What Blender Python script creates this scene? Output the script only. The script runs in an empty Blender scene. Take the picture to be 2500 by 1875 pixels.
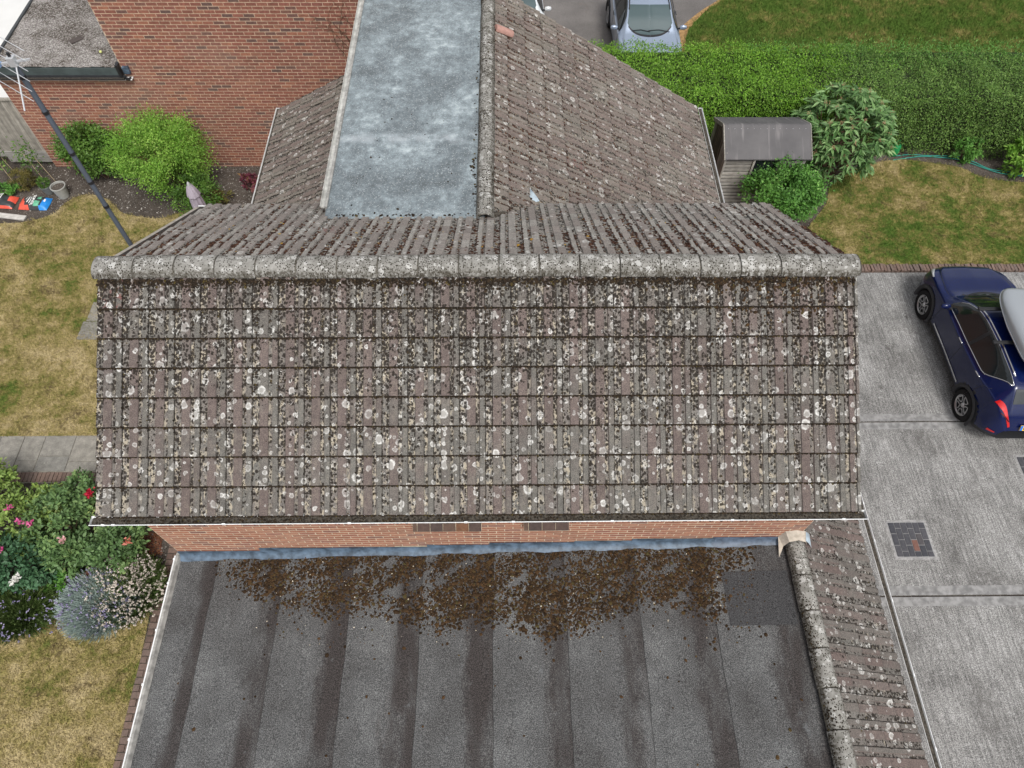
import bpy, math, random
import numpy as np
from mathutils import Vector, Matrix
random.seed(7); rng = np.random.default_rng(7)
S = bpy.context.scene
COL = S.collection

# ------------------------------------------------------------------ camera
W, H = 2500, 1875
F_PX, TH, PSI, PHI = 1724.21, 0.56125, -0.02148, 0.01313
CAM = np.array([0.169, -5.607, 12.700])
def _rx(a): c, s = math.cos(a), math.sin(a); return np.array([[1,0,0],[0,c,-s],[0,s,c]])
def _rz(a): c, s = math.cos(a), math.sin(a); return np.array([[c,-s,0],[s,c,0],[0,0,1]])
RM = _rz(PSI) @ _rx(TH) @ _rz(PHI)
cam_d = bpy.data.cameras.new("camera"); cam = bpy.data.objects.new("camera", cam_d); COL.objects.link(cam)
cam_d.sensor_width = 36.0; cam_d.lens = F_PX / W * 36.0; cam_d.clip_end = 2000; cam_d.clip_start = 0.05
mw = Matrix([list(RM[i]) + [CAM[i]] for i in range(3)] + [[0,0,0,1]]); cam.matrix_world = mw
S.camera = cam
S.render.resolution_x, S.render.resolution_y = 1024, 768

# ------------------------------------------------------------------ light: bright overcast
SUN_EL, SUN_AZ = math.radians(58), math.radians(158)     # azimuth measured from +Y clockwise: light comes from behind the viewer
world = bpy.data.worlds.new("World"); S.world = world; world.use_nodes = True
wn = world.node_tree; wn.nodes.clear()
sky = wn.nodes.new("ShaderNodeTexSky"); sky.sky_type = 'NISHITA'; sky.sun_disc = False
sky.sun_elevation = SUN_EL; sky.sun_rotation = SUN_AZ; sky.air_density = 1.0; sky.dust_density = 4.0; sky.ozone_density = 1.0
hs = wn.nodes.new("ShaderNodeHueSaturation"); hs.inputs['Saturation'].default_value = 0.22
bg = wn.nodes.new("ShaderNodeBackground"); bg.inputs['Strength'].default_value = 0.115
wo = wn.nodes.new("ShaderNodeOutputWorld")
# broken cloud cover all round the sky: soft brighter and darker banks
tc = wn.nodes.new("ShaderNodeTexCoord"); cn = wn.nodes.new("ShaderNodeTexNoise"); cn.inputs['Scale'].default_value = 2.2; cn.inputs['Detail'].default_value = 6; cn.inputs['Roughness'].default_value = .55
cr = wn.nodes.new("ShaderNodeMapRange"); cr.inputs['From Min'].default_value = .35; cr.inputs['From Max'].default_value = .65; cr.inputs['To Min'].default_value = .55; cr.inputs['To Max'].default_value = 1.55
wn.links.new(tc.outputs['Generated'], cn.inputs['Vector']); wn.links.new(cn.outputs['Fac'], cr.inputs['Value'])
mxc = wn.nodes.new("ShaderNodeVectorMath"); mxc.operation = 'SCALE'; wn.links.new(hs.outputs[0], mxc.inputs[0]); wn.links.new(cr.outputs[0], mxc.inputs['Scale'])
wn.links.new(sky.outputs[0], hs.inputs['Color']); wn.links.new(mxc.outputs[0], bg.inputs['Color']); wn.links.new(bg.outputs[0], wo.inputs[0])
sun_d = bpy.data.lights.new("sun", 'SUN'); sun = bpy.data.objects.new("sun", sun_d); COL.objects.link(sun)
sun_d.energy = 1.5; sun_d.angle = math.radians(16); sun_d.color = (1.0, 0.965, 0.91)
sdir = Vector((math.sin(SUN_AZ)*math.cos(SUN_EL), math.cos(SUN_AZ)*math.cos(SUN_EL), math.sin(SUN_EL)))
sun.rotation_euler = (-sdir).to_track_quat('-Z', 'Y').to_euler(); sun.location = (0, 0, 40)
S.view_settings.view_transform = 'Standard'; S.view_settings.look = 'None'; S.view_settings.gamma = 1.0
S.view_settings.use_curve_mapping = False
S.view_settings.exposure = 0.55
S.render.engine = 'CYCLES'; S.cycles.max_bounces = 6; S.cycles.diffuse_bounces = 2; S.cycles.glossy_bounces = 3; S.cycles.transmission_bounces = 4

# ------------------------------------------------------------------ photo pixel -> point on a known plane
K = 2500 / 2212
def ray(u, v): return RM @ np.array([(u - W/2) / F_PX, -(v - H/2) / F_PX, -1.0])
def gp(u, v, z=0.0):
    r = ray(u, v); t = (z - CAM[2]) / r[2]; p = CAM + r*t; return np.array([p[0], p[1], z])
def D(u, v, z=0.0): return gp(u*K, v*K, z)
def D2(u, v): p = D(u, v); return (p[0], p[1])

# ------------------------------------------------------------------ mesh helpers
def tag(o, label=None, cat=None, group=None, kind=None):
    if label: o['label'] = label
    if cat: o['category'] = cat
    if group: o['group'] = group
    if kind: o['kind'] = kind
    return o
def link(o, parent=None):
    COL.objects.link(o)
    if parent is not None: o.parent = parent
    return o
def thing(name, label, cat, loc=(0,0,0), rz=0.0, group=None):
    o = bpy.data.objects.new(name, None); o.empty_display_size = 0.2
    o.location = loc; o.rotation_euler = (0, 0, rz); link(o); return tag(o, label, cat, group)
def np_mesh(name, V, Fs, mats, smooth=False, rnd=None, uv=None, mi=None):
    """V (n,3); Fs (m,k) one polygon size or list of lists; rnd per-face value; uv (m*k,2)"""
    me = bpy.data.meshes.new(name)
    V = np.asarray(V, np.float32)
    if isinstance(Fs, np.ndarray):
        m, k = Fs.shape
        me.vertices.add(len(V)); me.vertices.foreach_set('co', V.ravel())
        me.loops.add(m*k); me.loops.foreach_set('vertex_index', Fs.ravel().astype(np.int32))
        me.polygons.add(m); me.polygons.foreach_set('loop_start', np.arange(0, m*k, k, dtype=np.int32))
        me.update(calc_edges=True); me.validate()
    else:
        me.from_pydata([tuple(map(float, v)) for v in V], [], [tuple(map(int, f)) for f in Fs]); me.update()
    if rnd is not None:
        a = me.attributes.new('rnd', 'FLOAT', 'FACE'); a.data.foreach_set('value', np.asarray(rnd, np.float32))
    if uv is not None:
        u = me.uv_layers.new(name='UVMap'); u.data.foreach_set('uv', np.asarray(uv, np.float32).ravel())
    if not isinstance(mats, (list, tuple)): mats = [mats]
    for m_ in mats: me.materials.append(m_)
    if mi is not None: me.polygons.foreach_set('material_index', np.asarray(mi, np.int32))
    me.polygons.foreach_set('use_smooth', np.full(len(me.polygons), bool(smooth)))
    return me
def mobj(name, me, parent=None, loc=None):
    o = bpy.data.objects.new(name, me)
    if loc is not None: o.location = loc
    return link(o, parent)
class MB:
    def __init__(s): s.v = []; s.f = []
    def add(s, vs, fs):
        b = len(s.v); s.v += [tuple(map(float, p)) for p in vs]; s.f += [tuple(i+b for i in f) for f in fs]; return s
    def box(s, c, d, R=None, taper=1.0):
        x, y, z = d[0]/2, d[1]/2, d[2]/2; t = taper
        P = [(-x,-y,-z),(x,-y,-z),(x,y,-z),(-x,y,-z),(-x*t,-y*t,z),(x*t,-y*t,z),(x*t,y*t,z),(-x*t,y*t,z)]
        if R is not None: P = [tuple(R @ Vector(p)) for p in P]
        return s.add([(p[0]+c[0], p[1]+c[1], p[2]+c[2]) for p in P], [(0,3,2,1),(4,5,6,7),(0,1,5,4),(1,2,6,5),(2,3,7,6),(3,0,4,7)])
    def bb(s, x0, x1, y0, y1, z0, z1): return s.box(((x0+x1)/2,(y0+y1)/2,(z0+z1)/2),(x1-x0,y1-y0,z1-z0))
    def bar(s, a, b, w, h, up=(0,0,1)):
        a = Vector(a); b = Vector(b); d = b-a; L = d.length; d.normalize()
        x = d.cross(Vector(up)); x = x.normalized() if x.length > 1e-6 else Vector((1,0,0)); z = x.cross(d)
        R = Matrix((x, d, z)).transposed(); return s.box((a+b)/2, (w, L, h), R)
    def tube(s, pts, r, n=8, cap=True):
        pts = [Vector(p) for p in pts]; rs = r if isinstance(r, (list, tuple)) else [r]*len(pts); b0 = len(s.v); up = Vector((0,0,1))
        N = len(pts)
        for i, p in enumerate(pts):
            t = (pts[min(i+1, N-1)] - pts[max(i-1, 0)]).normalized()
            x = t.cross(up); x = t.cross(Vector((1,0,0))) if x.length < 1e-3 else x
            x.normalize(); y = x.cross(t)
            for k in range(n):
                a = 2*math.pi*k/n; q = p + x*math.cos(a)*rs[i] + y*math.sin(a)*rs[i]; s.v.append(tuple(q))
        for i in range(N-1):
            for k in range(n):
                k2 = (k+1) % n; s.f.append((b0+i*n+k, b0+i*n+k2, b0+(i+1)*n+k2, b0+(i+1)*n+k))
        if cap: s.f.append(tuple(b0+k for k in range(n))[::-1]); s.f.append(tuple(b0+(N-1)*n+k for k in range(n)))
        return s
    def lathe(s, prof, n=24, c=(0,0,0), axis='z'):
        b0 = len(s.v)
        for r, h in prof:
            for k in range(n):
                a = 2*math.pi*k/n; p = (r*math.cos(a), r*math.sin(a), h)
                if axis == 'x': p = (h, r*math.cos(a), r*math.sin(a))
                s.v.append((p[0]+c[0], p[1]+c[1], p[2]+c[2]))
        for i in range(len(prof)-1):
            for k in range(n):
                k2 = (k+1) % n; s.f.append((b0+i*n+k, b0+i*n+k2, b0+(i+1)*n+k2, b0+(i+1)*n+k))
        return s
    def prism(s, poly, z0, z1):
        n = len(poly); return s.add([(p[0],p[1],z0) for p in poly]+[(p[0],p[1],z1) for p in poly],
            [tuple(range(n))[::-1], tuple(range(n,2*n))]+[(i,(i+1)%n,n+(i+1)%n,n+i) for i in range(n)])
    def build(s, name, mat, parent=None, loc=None, smooth=False, bevel=0.0, sharp=None):
        me = np_mesh(name, np.array(s.v), s.f, mat, smooth)
        o = mobj(name, me, parent, loc)
        if smooth and sharp:
            me.set_sharp_from_angle(angle=math.radians(sharp))
        if bevel:
            m = o.modifiers.new('bevel', 'BEVEL'); m.width = bevel; m.segments = 2; m.limit_method = 'ANGLE'
        return o
def scatter(name, tv, tf, pos, mats3, mat, parent=None, rnd=None, smooth=False, uv=None):
    """one joined mesh: template (tv,tf) copied to pos with 3x3 mats3"""
    tv = np.asarray(tv, float); tf = np.asarray(tf, int); n = len(pos); m = len(tv)
    V = np.einsum('nij,mj->nmi', mats3, tv) + np.asarray(pos)[:, None, :]
    Fs = (tf[None] + (np.arange(n)*m)[:, None, None]).reshape(-1, tf.shape[1])
    r = None if rnd is None else np.repeat(rnd, len(tf))
    u = None if uv is None else np.tile(np.asarray(uv, np.float32), (n, 1))
    return mobj(name, np_mesh(name, V.reshape(-1, 3), Fs, mat, smooth, r, u), parent)
def rand_rot(n, tilt=math.pi):
    """random rotation matrices: z axis within tilt of +Z"""
    ct = np.cos(tilt) + (1-np.cos(tilt))*rng.random(n); st = np.sqrt(1-ct**2); ph = rng.random(n)*2*np.pi
    z = np.stack([st*np.cos(ph), st*np.sin(ph), ct], 1); return frames(z)
def frames(z, spin=None):
    n = len(z); z = z/np.linalg.norm(z, axis=1, keepdims=True)
    a = rng.normal(size=(n, 3)) if spin is None else spin
    x = np.cross(a, z); x /= (np.linalg.norm(x, axis=1, keepdims=True)+1e-9); y = np.cross(z, x)
    return np.stack([x, y, z], 2)
def text_obj(name, body, size, mat, parent, align='CENTER', off=.003):
    cu = bpy.data.curves.new(name, 'FONT'); cu.body = body; cu.size = size; cu.align_x = align; cu.align_y = 'CENTER'; cu.extrude = .001; cu.offset = off
    t = bpy.data.objects.new(name, cu); COL.objects.link(t); bpy.context.view_layer.update()
    me = bpy.data.meshes.new_from_object(t.evaluated_get(bpy.context.evaluated_depsgraph_get())); bpy.data.objects.remove(t); me.materials.clear(); me.materials.append(mat)
    return mobj(name, me, parent)
BLOB_V = np.array([(1,0,0),(.5,.87,0),(-.5,.87,0),(-1,0,0),(-.5,-.87,0),(.5,-.87,0),(.55,.2,.6),(-.1,.55,.62),(-.45,-.3,.58),(.0,.0,.85)])
BLOB_F = np.array([(0,1,6),(1,7,6),(1,2,7),(2,3,7),(3,8,7),(3,4,8),(4,5,8),(5,6,8),(5,0,6),(6,7,9),(7,8,9),(8,6,9)])
def poly_mesh(name, pts, z, mat, parent=None):
    return MB().add([(p[0], p[1], z) for p in pts], [tuple(range(len(pts)))]).build(name, mat, parent)
def smooth_poly(pts, n=6):
    P = np.array(pts, float); out = []; m = len(P)
    for i in range(m):
        a, b, c, d = P[i-1], P[i], P[(i+1) % m], P[(i+2) % m]
        for k in range(n):
            t = k/n; out.append(0.5*((2*b)+(-a+c)*t+(2*a-5*b+4*c-d)*t*t+(-a+3*b-3*c+d)*t**3))
    return np.array(out)
def in_poly(px, py, poly):
    poly = np.asarray(poly); x, y = poly[:, 0], poly[:, 1]; x2, y2 = np.roll(x, -1), np.roll(y, -1)
    ins = np.zeros(len(px), bool)
    for i in range(len(poly)):
        c = ((y[i] > py) != (y2[i] > py)) & (px < (x2[i]-x[i])*(py-y[i])/(y2[i]-y[i]+1e-12)+x[i]); ins ^= c
    return ins

# ------------------------------------------------------------------ material helpers
class NB:
    def __init__(s, name):
        s.m = bpy.data.materials.new(name); s.m.use_nodes = True; s.t = s.m.node_tree; s.t.nodes.clear()
        s.out = s.t.nodes.new('ShaderNodeOutputMaterial')
    def n(s, typ, **kw):
        nd = s.t.nodes.new('ShaderNode'+typ)
        for k, v in kw.items(): setattr(nd, k, v)
        return nd
    def put(s, sock, v):
        if hasattr(v, 'is_output') or isinstance(v, bpy.types.NodeSocket): s.t.links.new(v, sock)
        elif isinstance(v, (tuple, list)) and len(v) == 3 and sock.type == 'RGBA': sock.default_value = (*v, 1)
        else: sock.default_value = v
    def pos(s): return s.n('NewGeometry').outputs['Position']
    def objc(s): return s.n('TexCoord').outputs['Object']
    def uv(s):
        x = s.n('SeparateXYZ'); s.put(x.inputs[0], s.n('TexCoord').outputs['UV']); return x.outputs[0], x.outputs[1]
    def xyz(s, v): x = s.n('SeparateXYZ'); s.put(x.inputs[0], v); return x.outputs
    def comb(s, x, y, z):
        c = s.n('CombineXYZ')
        for i, q in enumerate((x, y, z)): s.put(c.inputs[i], q)
        return c.outputs[0]
    def vmul(s, v, k): x = s.n('VectorMath', operation='MULTIPLY'); s.put(x.inputs[0], v); x.inputs[1].default_value = k; return x.outputs[0]
    def vadd(s, a, b): x = s.n('VectorMath', operation='ADD'); s.put(x.inputs[0], a); s.put(x.inputs[1], b); return x.outputs[0]
    def noise(s, scale, detail=4, co=None, rough=.55, dist=0.0, col=False):
        x = s.n('TexNoise'); s.put(x.inputs['Vector'], co if co is not None else s.pos())
        x.inputs['Scale'].default_value = scale; x.inputs['Detail'].default_value = detail; x.inputs['Roughness'].default_value = rough; x.inputs['Distortion'].default_value = dist
        return x.outputs['Color'] if col else x.outputs['Fac']
    def voro(s, scale, co=None, feature='F1', rand=1.0):
        x = s.n('TexVoronoi', feature=feature, voronoi_dimensions='2D'); s.put(x.inputs['Vector'], co if co is not None else s.pos())
        x.inputs['Scale'].default_value = scale; x.inputs['Randomness'].default_value = rand; return x.outputs
    def ma(s, op, a, b=None, clamp=False):
        x = s.n('Math', operation=op, use_clamp=clamp); s.put(x.inputs[0], a)
        if b is not None: s.put(x.inputs[1], b)
        return x.outputs[0]
    def ss(s, v, a, b):
        x = s.n('MapRange', interpolation_type='SMOOTHSTEP'); s.put(x.inputs['Value'], v)
        if a <= b: lo, hi, r0, r1 = a, b, 0., 1.
        else: lo, hi, r0, r1 = b, a, 1., 0.
        x.inputs['From Min'].default_value = lo; x.inputs['From Max'].default_value = hi; x.inputs['To Min'].default_value = r0; x.inputs['To Max'].default_value = r1
        return x.outputs[0]
    def mix(s, f, a, b, blend='MIX'):
        x = s.n('Mix', data_type='RGBA', blend_type=blend); s.put(x.inputs[0], f); s.put(x.inputs[6], a); s.put(x.inputs[7], b); return x.outputs[2]
    def ramp(s, f, stops, interp='LINEAR'):
        x = s.n('ValToRGB'); s.put(x.inputs[0], f); e = x.color_ramp.elements; x.color_ramp.interpolation = interp
        while len(e) < len(stops): e.new(0.5)
        for i, (p, c) in enumerate(stops): e[i].position = p; e[i].color = (*c, 1) if len(c) == 3 else c
        return x.outputs[0]
    def attr(s, name='rnd'): return s.n('Attribute', attribute_name=name).outputs['Fac']
    def orand(s): return s.n('ObjectInfo').outputs['Random']
    def white(s, v): x = s.n('TexWhiteNoise', noise_dimensions='1D'); s.put(x.inputs['W'], v); return x.outputs['Value'], x.outputs['Color']
    def bump(s, h, strength=.5, dist=.01, nrm=None):
        x = s.n('Bump'); s.put(x.inputs['Height'], h); x.inputs['Strength'].default_value = strength; x.inputs['Distance'].default_value = dist
        if nrm is not None: s.put(x.inputs['Normal'], nrm)
        return x.outputs[0]
    def done(s, col, rough=.85, nrm=None, spec=.3, metal=0.0, coat=0.0, sub=None, trans=0.0):
        p = s.n('BsdfPrincipled'); s.put(p.inputs['Base Color'], col); s.put(p.inputs['Roughness'], rough)
        p.inputs['Specular IOR Level'].default_value = spec; p.inputs['Metallic'].default_value = metal
        if coat: p.inputs['Coat Weight'].default_value = coat; p.inputs['Coat Roughness'].default_value = .04
        if trans: p.inputs['Transmission Weight'].default_value = trans
        if nrm is not None: s.put(p.inputs['Normal'], nrm)
        if sub:
            tr = s.n('BsdfTranslucent'); s.put(tr.inputs['Color'], col); ms = s.n('MixShader'); ms.inputs[0].default_value = sub
            s.t.links.new(p.outputs[0], ms.inputs[1]); s.t.links.new(tr.outputs[0], ms.inputs[2]); s.t.links.new(ms.outputs[0], s.out.inputs[0])
        else: s.t.links.new(p.outputs[0], s.out.inputs[0])
        return s.m
def simple(name, col, rough=.7, spec=.3, metal=0.0, coat=0.0, var=.12, scale=14.0, bump=0.0, bscale=120.0):
    b = NB(name); f = b.noise(scale, 5); lo = tuple(c*(1-var) for c in col); hi = tuple(min(1, c*(1+var)) for c in col)
    c = b.mix(b.ss(f, .3, .7), lo, hi); nr = b.bump(b.noise(bscale, 3), bump, .004) if bump else None
    return b.done(c, rough, nr, spec, metal, coat)
# ------------------------------------------------------------------ materials
def tile_mat(name, per, ca, cb, lich=.5, dark=.5, cream=.5, tint=1.0, zr=None):
    b = NB(name); P = b.pos(); u, v = b.uv()
    rnd = b.orand() if per == 'obj' else b.attr('rnd')
    w0, wc = b.white(b.ma('MULTIPLY', rnd, 917.3)); w = b.xyz(wc)
    n22 = b.noise(22, 3, P, col=True); Pd = b.vadd(P, b.vmul(n22, (.035, .035, .035))); n3 = b.noise(2.6, 4, P)
    trough = b.ma('MAXIMUM', b.ss(u, .285, .265), b.ma('MULTIPLY', b.ss(u, .615, .635), b.ss(u, .775, .755)))
    rib2 = b.ss(u, .78, .80)
    # base: brown-purple on the wide rib, grey on the narrow one, mixed from tile to tile
    gr = b.ss(b.ma('ADD', b.ma('MULTIPLY', rib2, .50), b.ma('ADD', b.ma('MULTIPLY', w[0], .85), b.ma('MULTIPLY', b.ma('SUBTRACT', n3, .5), 1.1))), .35, .95)
    base = b.mix(gr, ca, cb)
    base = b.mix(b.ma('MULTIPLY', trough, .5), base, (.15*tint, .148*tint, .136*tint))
    n13 = b.noise(17, 5, P, .7); br = b.ma('ADD', .50, b.ma('ADD', b.ma('MULTIPLY', w[1], .20), b.ma('MULTIPLY', n13, .88)))
    base = b.mix(1.0, base, b.comb(br, br, br), 'MULTIPLY')
    grit = b.noise(88, 3, P, .8); base = b.mix(1.0, base, b.ramp(grit, [(.32, (.52, .52, .52)), (.5, (1.,)*3), (.68, (1.62, 1.60, 1.55))]), 'MULTIPLY')
    # an occasional red fresh tile
    base = b.mix(b.ma('MULTIPLY', b.ss(w[2], .985, .992), b.ma('MULTIPLY', b.ss(n13, .5, .62), .7)), base, (.16, .05, .045))
    # cream crust, mostly in the channels, streaked down the slope
    Q = b.xyz(P); cn = b.noise(24, 3, b.comb(Q[0], b.ma('MULTIPLY', Q[1], .42), b.ma('MULTIPLY', Q[2], .42)), .6)
    cm = b.ma('MULTIPLY', b.ss(cn, .64-.18*cream, .72-.16*cream), b.ma('ADD', .10, b.ma('MULTIPLY', trough, .90)))
    cm = b.ma('MULTIPLY', cm, b.ss(b.ma('ADD', n3, b.ma('MULTIPLY', w[2], .25)), .42, .72)); base = b.mix(b.ma('MULTIPLY', cm, .80), base, (.37, .325, .25))
    # round pale lichens with a brighter rim
    for sc, th, k in ((8.0, 1-.46*lich, .80), (14., 1-.36*lich, .75)):
        vo = b.voro(sc, Pd); cx = b.xyz(vo['Color']); rad = b.ma('ADD', .09, b.ma('MULTIPLY', b.ma('POWER', cx[1], 1.6), .34))
        rel = b.ma('ADD', b.ma('DIVIDE', vo['Distance'], rad), b.ma('MULTIPLY', b.ma('SUBTRACT', grit, .5), .9)); ex = b.ss(cx[0], th, th+.02)
        body = b.ma('MULTIPLY', b.ss(rel, 1.15, .85), ex); lum = b.ma('ADD', .35, b.ma('MULTIPLY', cx[2], .65))
        rim = b.ma('MULTIPLY', b.ma('MULTIPLY', body, b.ss(rel, .5, .8)), b.ss(n13, .36, .58))
        base = b.mix(b.ma('MULTIPLY', body, b.ma('MULTIPLY', lum, k*.80)), base, (.42, .41, .385))
        base = b.mix(b.ma('MULTIPLY', rim, b.ma('MULTIPLY', lum, k)), base, (.68, .675, .65))
    # near-black crust: in channels, under the laps (lap shade painted in too), along the joints, thickest below the ridge
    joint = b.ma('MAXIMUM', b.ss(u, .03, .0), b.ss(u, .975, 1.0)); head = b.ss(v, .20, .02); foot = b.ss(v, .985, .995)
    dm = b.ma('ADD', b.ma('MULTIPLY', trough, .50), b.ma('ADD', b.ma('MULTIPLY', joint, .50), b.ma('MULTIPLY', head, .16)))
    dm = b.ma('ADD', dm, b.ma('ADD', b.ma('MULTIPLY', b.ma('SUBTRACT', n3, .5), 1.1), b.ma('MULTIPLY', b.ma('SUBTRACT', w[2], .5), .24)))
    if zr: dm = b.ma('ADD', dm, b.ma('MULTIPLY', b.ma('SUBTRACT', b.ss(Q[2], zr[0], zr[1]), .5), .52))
    v3 = b.voro(31, Pd); c3 = b.xyz(v3['Color']); e3 = b.ma('ADD', v3['Distance'], b.ma('MULTIPLY', b.ma('SUBTRACT', grit, .5), .5))
    spot = b.ma('MULTIPLY', b.ss(e3, .60, .44), b.ss(b.ma('ADD', c3[0], dm), 1.34-.7*dark, 1.40-.7*dark))
    v4 = b.voro(60, P); spot2 = b.ma('MULTIPLY', b.ss(v4['Distance'], .44, .3), b.ss(b.ma('ADD', b.xyz(v4['Color'])[0], b.ma('MULTIPLY', dm, .5)), 1.16-.35*dark, 1.2-.35*dark))
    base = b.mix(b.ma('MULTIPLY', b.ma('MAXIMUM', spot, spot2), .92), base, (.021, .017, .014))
    base = b.mix(foot, base, (.02, .017, .014))  # butt edges near black: dirt and course shade in one colour
    return b.done(base, .95, b.bump(b.ma('ADD', b.ma('MULTIPLY', grit, .6), b.ma('MULTIPLY', n13, .5)), .6, .008), .12)
b_r0, b_r1 = .52, .38
CA, CB = (.114, .091, .084), (.118, .112, .102)
M_TILE = tile_mat('roof tile, lichened', 'obj', CA, CB, .80, .58, .84, zr=(5.0, 6.35))
M_TILE_S = tile_mat('roof tile, brown', 'obj', (.125, .098, .090), (.128, .116, .106), .62, .40, .15)
M_TILE_R = tile_mat('roof tile, weathered', 'attr', (.205, .182, .168), (.25, .238, .22), .34, .30, .40, 1.15)
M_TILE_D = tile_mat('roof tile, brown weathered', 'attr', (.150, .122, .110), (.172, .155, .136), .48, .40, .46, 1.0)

def ridge_mat():
    b = NB('ridge tile concrete'); P = b.pos(); Pd = b.vadd(P, b.vmul(b.noise(18, 3, P, col=True), (.05, .05, .05)))
    base = b.ramp(b.noise(9, 5, P, .65), [(.3, (.13, .125, .11)), (.5, (.235, .228, .21)), (.75, (.36, .352, .33))])
    for sc in (9., 20.):
        vo = b.voro(sc, Pd); cx = b.xyz(vo['Color']); base = b.mix(b.ma('MULTIPLY', b.ma('MULTIPLY', b.ss(vo['Distance'], .42, .3), b.ss(cx[0], .80, .84)), .6), base, (.52, .515, .495))
    vo = b.voro(46, Pd); base = b.mix(b.ma('MULTIPLY', b.ss(vo['Distance'], .4, .28), b.ss(b.ma('ADD', b.xyz(vo['Color'])[0], b.noise(3, 3, P)), 1.02, 1.12)), base, (.03, .025, .018))
    # the weathered lower flanks carry black crust
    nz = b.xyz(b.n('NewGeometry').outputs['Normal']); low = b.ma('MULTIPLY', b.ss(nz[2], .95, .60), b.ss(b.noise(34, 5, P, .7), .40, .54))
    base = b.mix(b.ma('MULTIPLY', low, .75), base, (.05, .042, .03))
    return b.done(base, .95, b.bump(b.noise(90, 4, P), .6, .008), .15)
M_RIDGE = ridge_mat()

def brick_mat(name, per, cols, soot=.0, bscale=1.0):
    b = NB(name); P = b.pos(); rnd = b.orand() if per == 'obj' else b.attr('rnd'); w, _ = b.white(b.ma('MULTIPLY', rnd, 531.7))
    c = b.ramp(w, cols); br = b.ramp(b.noise(24, 4, P, .6), [(.25, (.72, .72, .72)), (.75, (1.28, 1.26, 1.22))]); c = b.mix(1.0, c, br, 'MULTIPLY')
    if soot: c = b.mix(b.ma('MULTIPLY', b.ss(b.noise(.8, 4, P), .5, .75), soot), c, (.26, .17, .14))
    return b.done(c, .9, b.bump(b.noise(110, 3, P), .4, .005), .2)
BC1 = [(0., (.27, .125, .085)), (.3, (.33, .15, .10)), (.55, (.37, .175, .115)), (.8, (.30, .135, .10)), (.93, (.22, .12, .10)), (1., (.39, .20, .13))]
BC2 = [(0., (.205, .088, .066)), (.35, (.265, .110, .080)), (.6, (.225, .095, .075)), (.8, (.315, .14, .092)), (.92, (.15, .085, .072)), (1., (.13, .085, .075))]
M_BRICK = brick_mat('orange brick', 'obj', BC1); M_BRICK_A = brick_mat('orange brick mass', 'attr', BC1)
M_NBRICK = brick_mat('red brick', 'obj', BC2, .35); M_NBRICK_A = brick_mat('red brick mass', 'attr', BC2, .35)
M_EDGEB = brick_mat('edging brick', 'obj', [(0., (.115, .082, .07)), (.5, (.17, .12, .10)), (1., (.14, .11, .098))], .3)
M_PAVB = brick_mat('blue engineering brick', 'obj', [(0., (.05, .052, .062)), (.9, (.075, .075, .085)), (.94, (.07, .07, .08)), (1., (.08, .07, .07))])
M_MORTAR = simple('cream mortar', (.56, .48, .36), .95, .1, var=.2, bump=.4)
M_NMORTAR = simple('buff mortar', (.50, .385, .28), .95, .1, var=.25, bump=.4)

def felt_mat():
    b = NB('mineral felt'); P = b.pos(); u, v = b.uv()
    base = b.ramp(b.noise(1.1, 5, P, .6), [(.3, (.052, .051, .051)), (.55, (.080, .081, .082)), (.75, (.122, .124, .125))])
    # darker damp staining beside each lap, ragged
    st = b.ma('ADD', b.ma('MULTIPLY', b.ss(u, .42, .80), b.ma('ADD', .62, b.ma('MULTIPLY', b.orand(), .38))), b.ma('MULTIPLY', b.ma('SUBTRACT', b.noise(2.2, 5, b.vmul(P, (1.6, .45, 1.)), .62), .50), 2.9))
    base = b.mix(b.ma('MULTIPLY', b.ss(st, .15, 1.15), .92), base, (.031, .026, .025))
    g = b.noise(82, 3, P, .85); base = b.mix(1.0, base, b.ramp(g, [(.36, (.28, .28, .29)), (.5, (.92, .92, .92)), (.63, (2.5, 2.5, 2.45))]), 'MULTIPLY')
    base = b.mix(b.ma('MULTIPLY', b.ss(b.noise(4.5, 5, P, .7), .62, .76), .45), base, (.20, .215, .225))
    base = b.mix(b.ss(u, .008, .0), base, (.012, .012, .013))
    return b.done(base, .85, b.bump(g, .6, .004), .25)
M_FELT = felt_mat()

def grp_mat():
    b = NB('weathered grey roof sheet'); P = b.pos(); Pd = b.vadd(P, b.vmul(b.noise(2.2, 4, P, col=True), (.35, .35, .0)))
    f = b.ma('ADD', b.ma('MULTIPLY', b.noise(.95, 6, Pd, .72), .58), b.ma('MULTIPLY', b.noise(6.5, 6, P, .78), .42))
    base = b.ramp(f, [(.36, (.075, .088, .094)), (.46, (.115, .136, .148)), (.54, (.185, .222, .240)), (.65, (.42, .48, .50))])
    y = b.xyz(P)[1]; x = b.xyz(P)[0]
    band = b.ma('MULTIPLY', b.ss(b.ma('ABSOLUTE', b.ma('SUBTRACT', y, b.ma('ADD', 3.42, b.ma('MULTIPLY', b.noise(2, 3, P), .30)))), .16, .0), b.ss(b.noise(3, 4, P), .38, .52))
    base = b.mix(b.ma('MULTIPLY', band, b.ma('MULTIPLY', b.noise(5, 5, P, .7), .8)), base, (.46, .50, .53))
    sp = b.voro(17, P); base = b.mix(b.ma('MULTIPLY', b.ss(sp['Distance'], .10, .05), b.ss(b.xyz(sp['Color'])[0], .7, .72)), base, (.6, .62, .62))
    base = b.mix(b.ma('MULTIPLY', b.ss(b.noise(46, 5, Pd, .7), .50, .66), .6), base, (.36, .40, .42))
    br = b.ramp(b.noise(210, 2, P), [(.3, (.86,)*3), (.7, (1.14,)*3)]); base = b.mix(1.0, base, br, 'MULTIPLY')
    return b.done(base, .62, b.bump(b.noise(6, 5, P), .25, .01), .35)
M_GRP = grp_mat()

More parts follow.
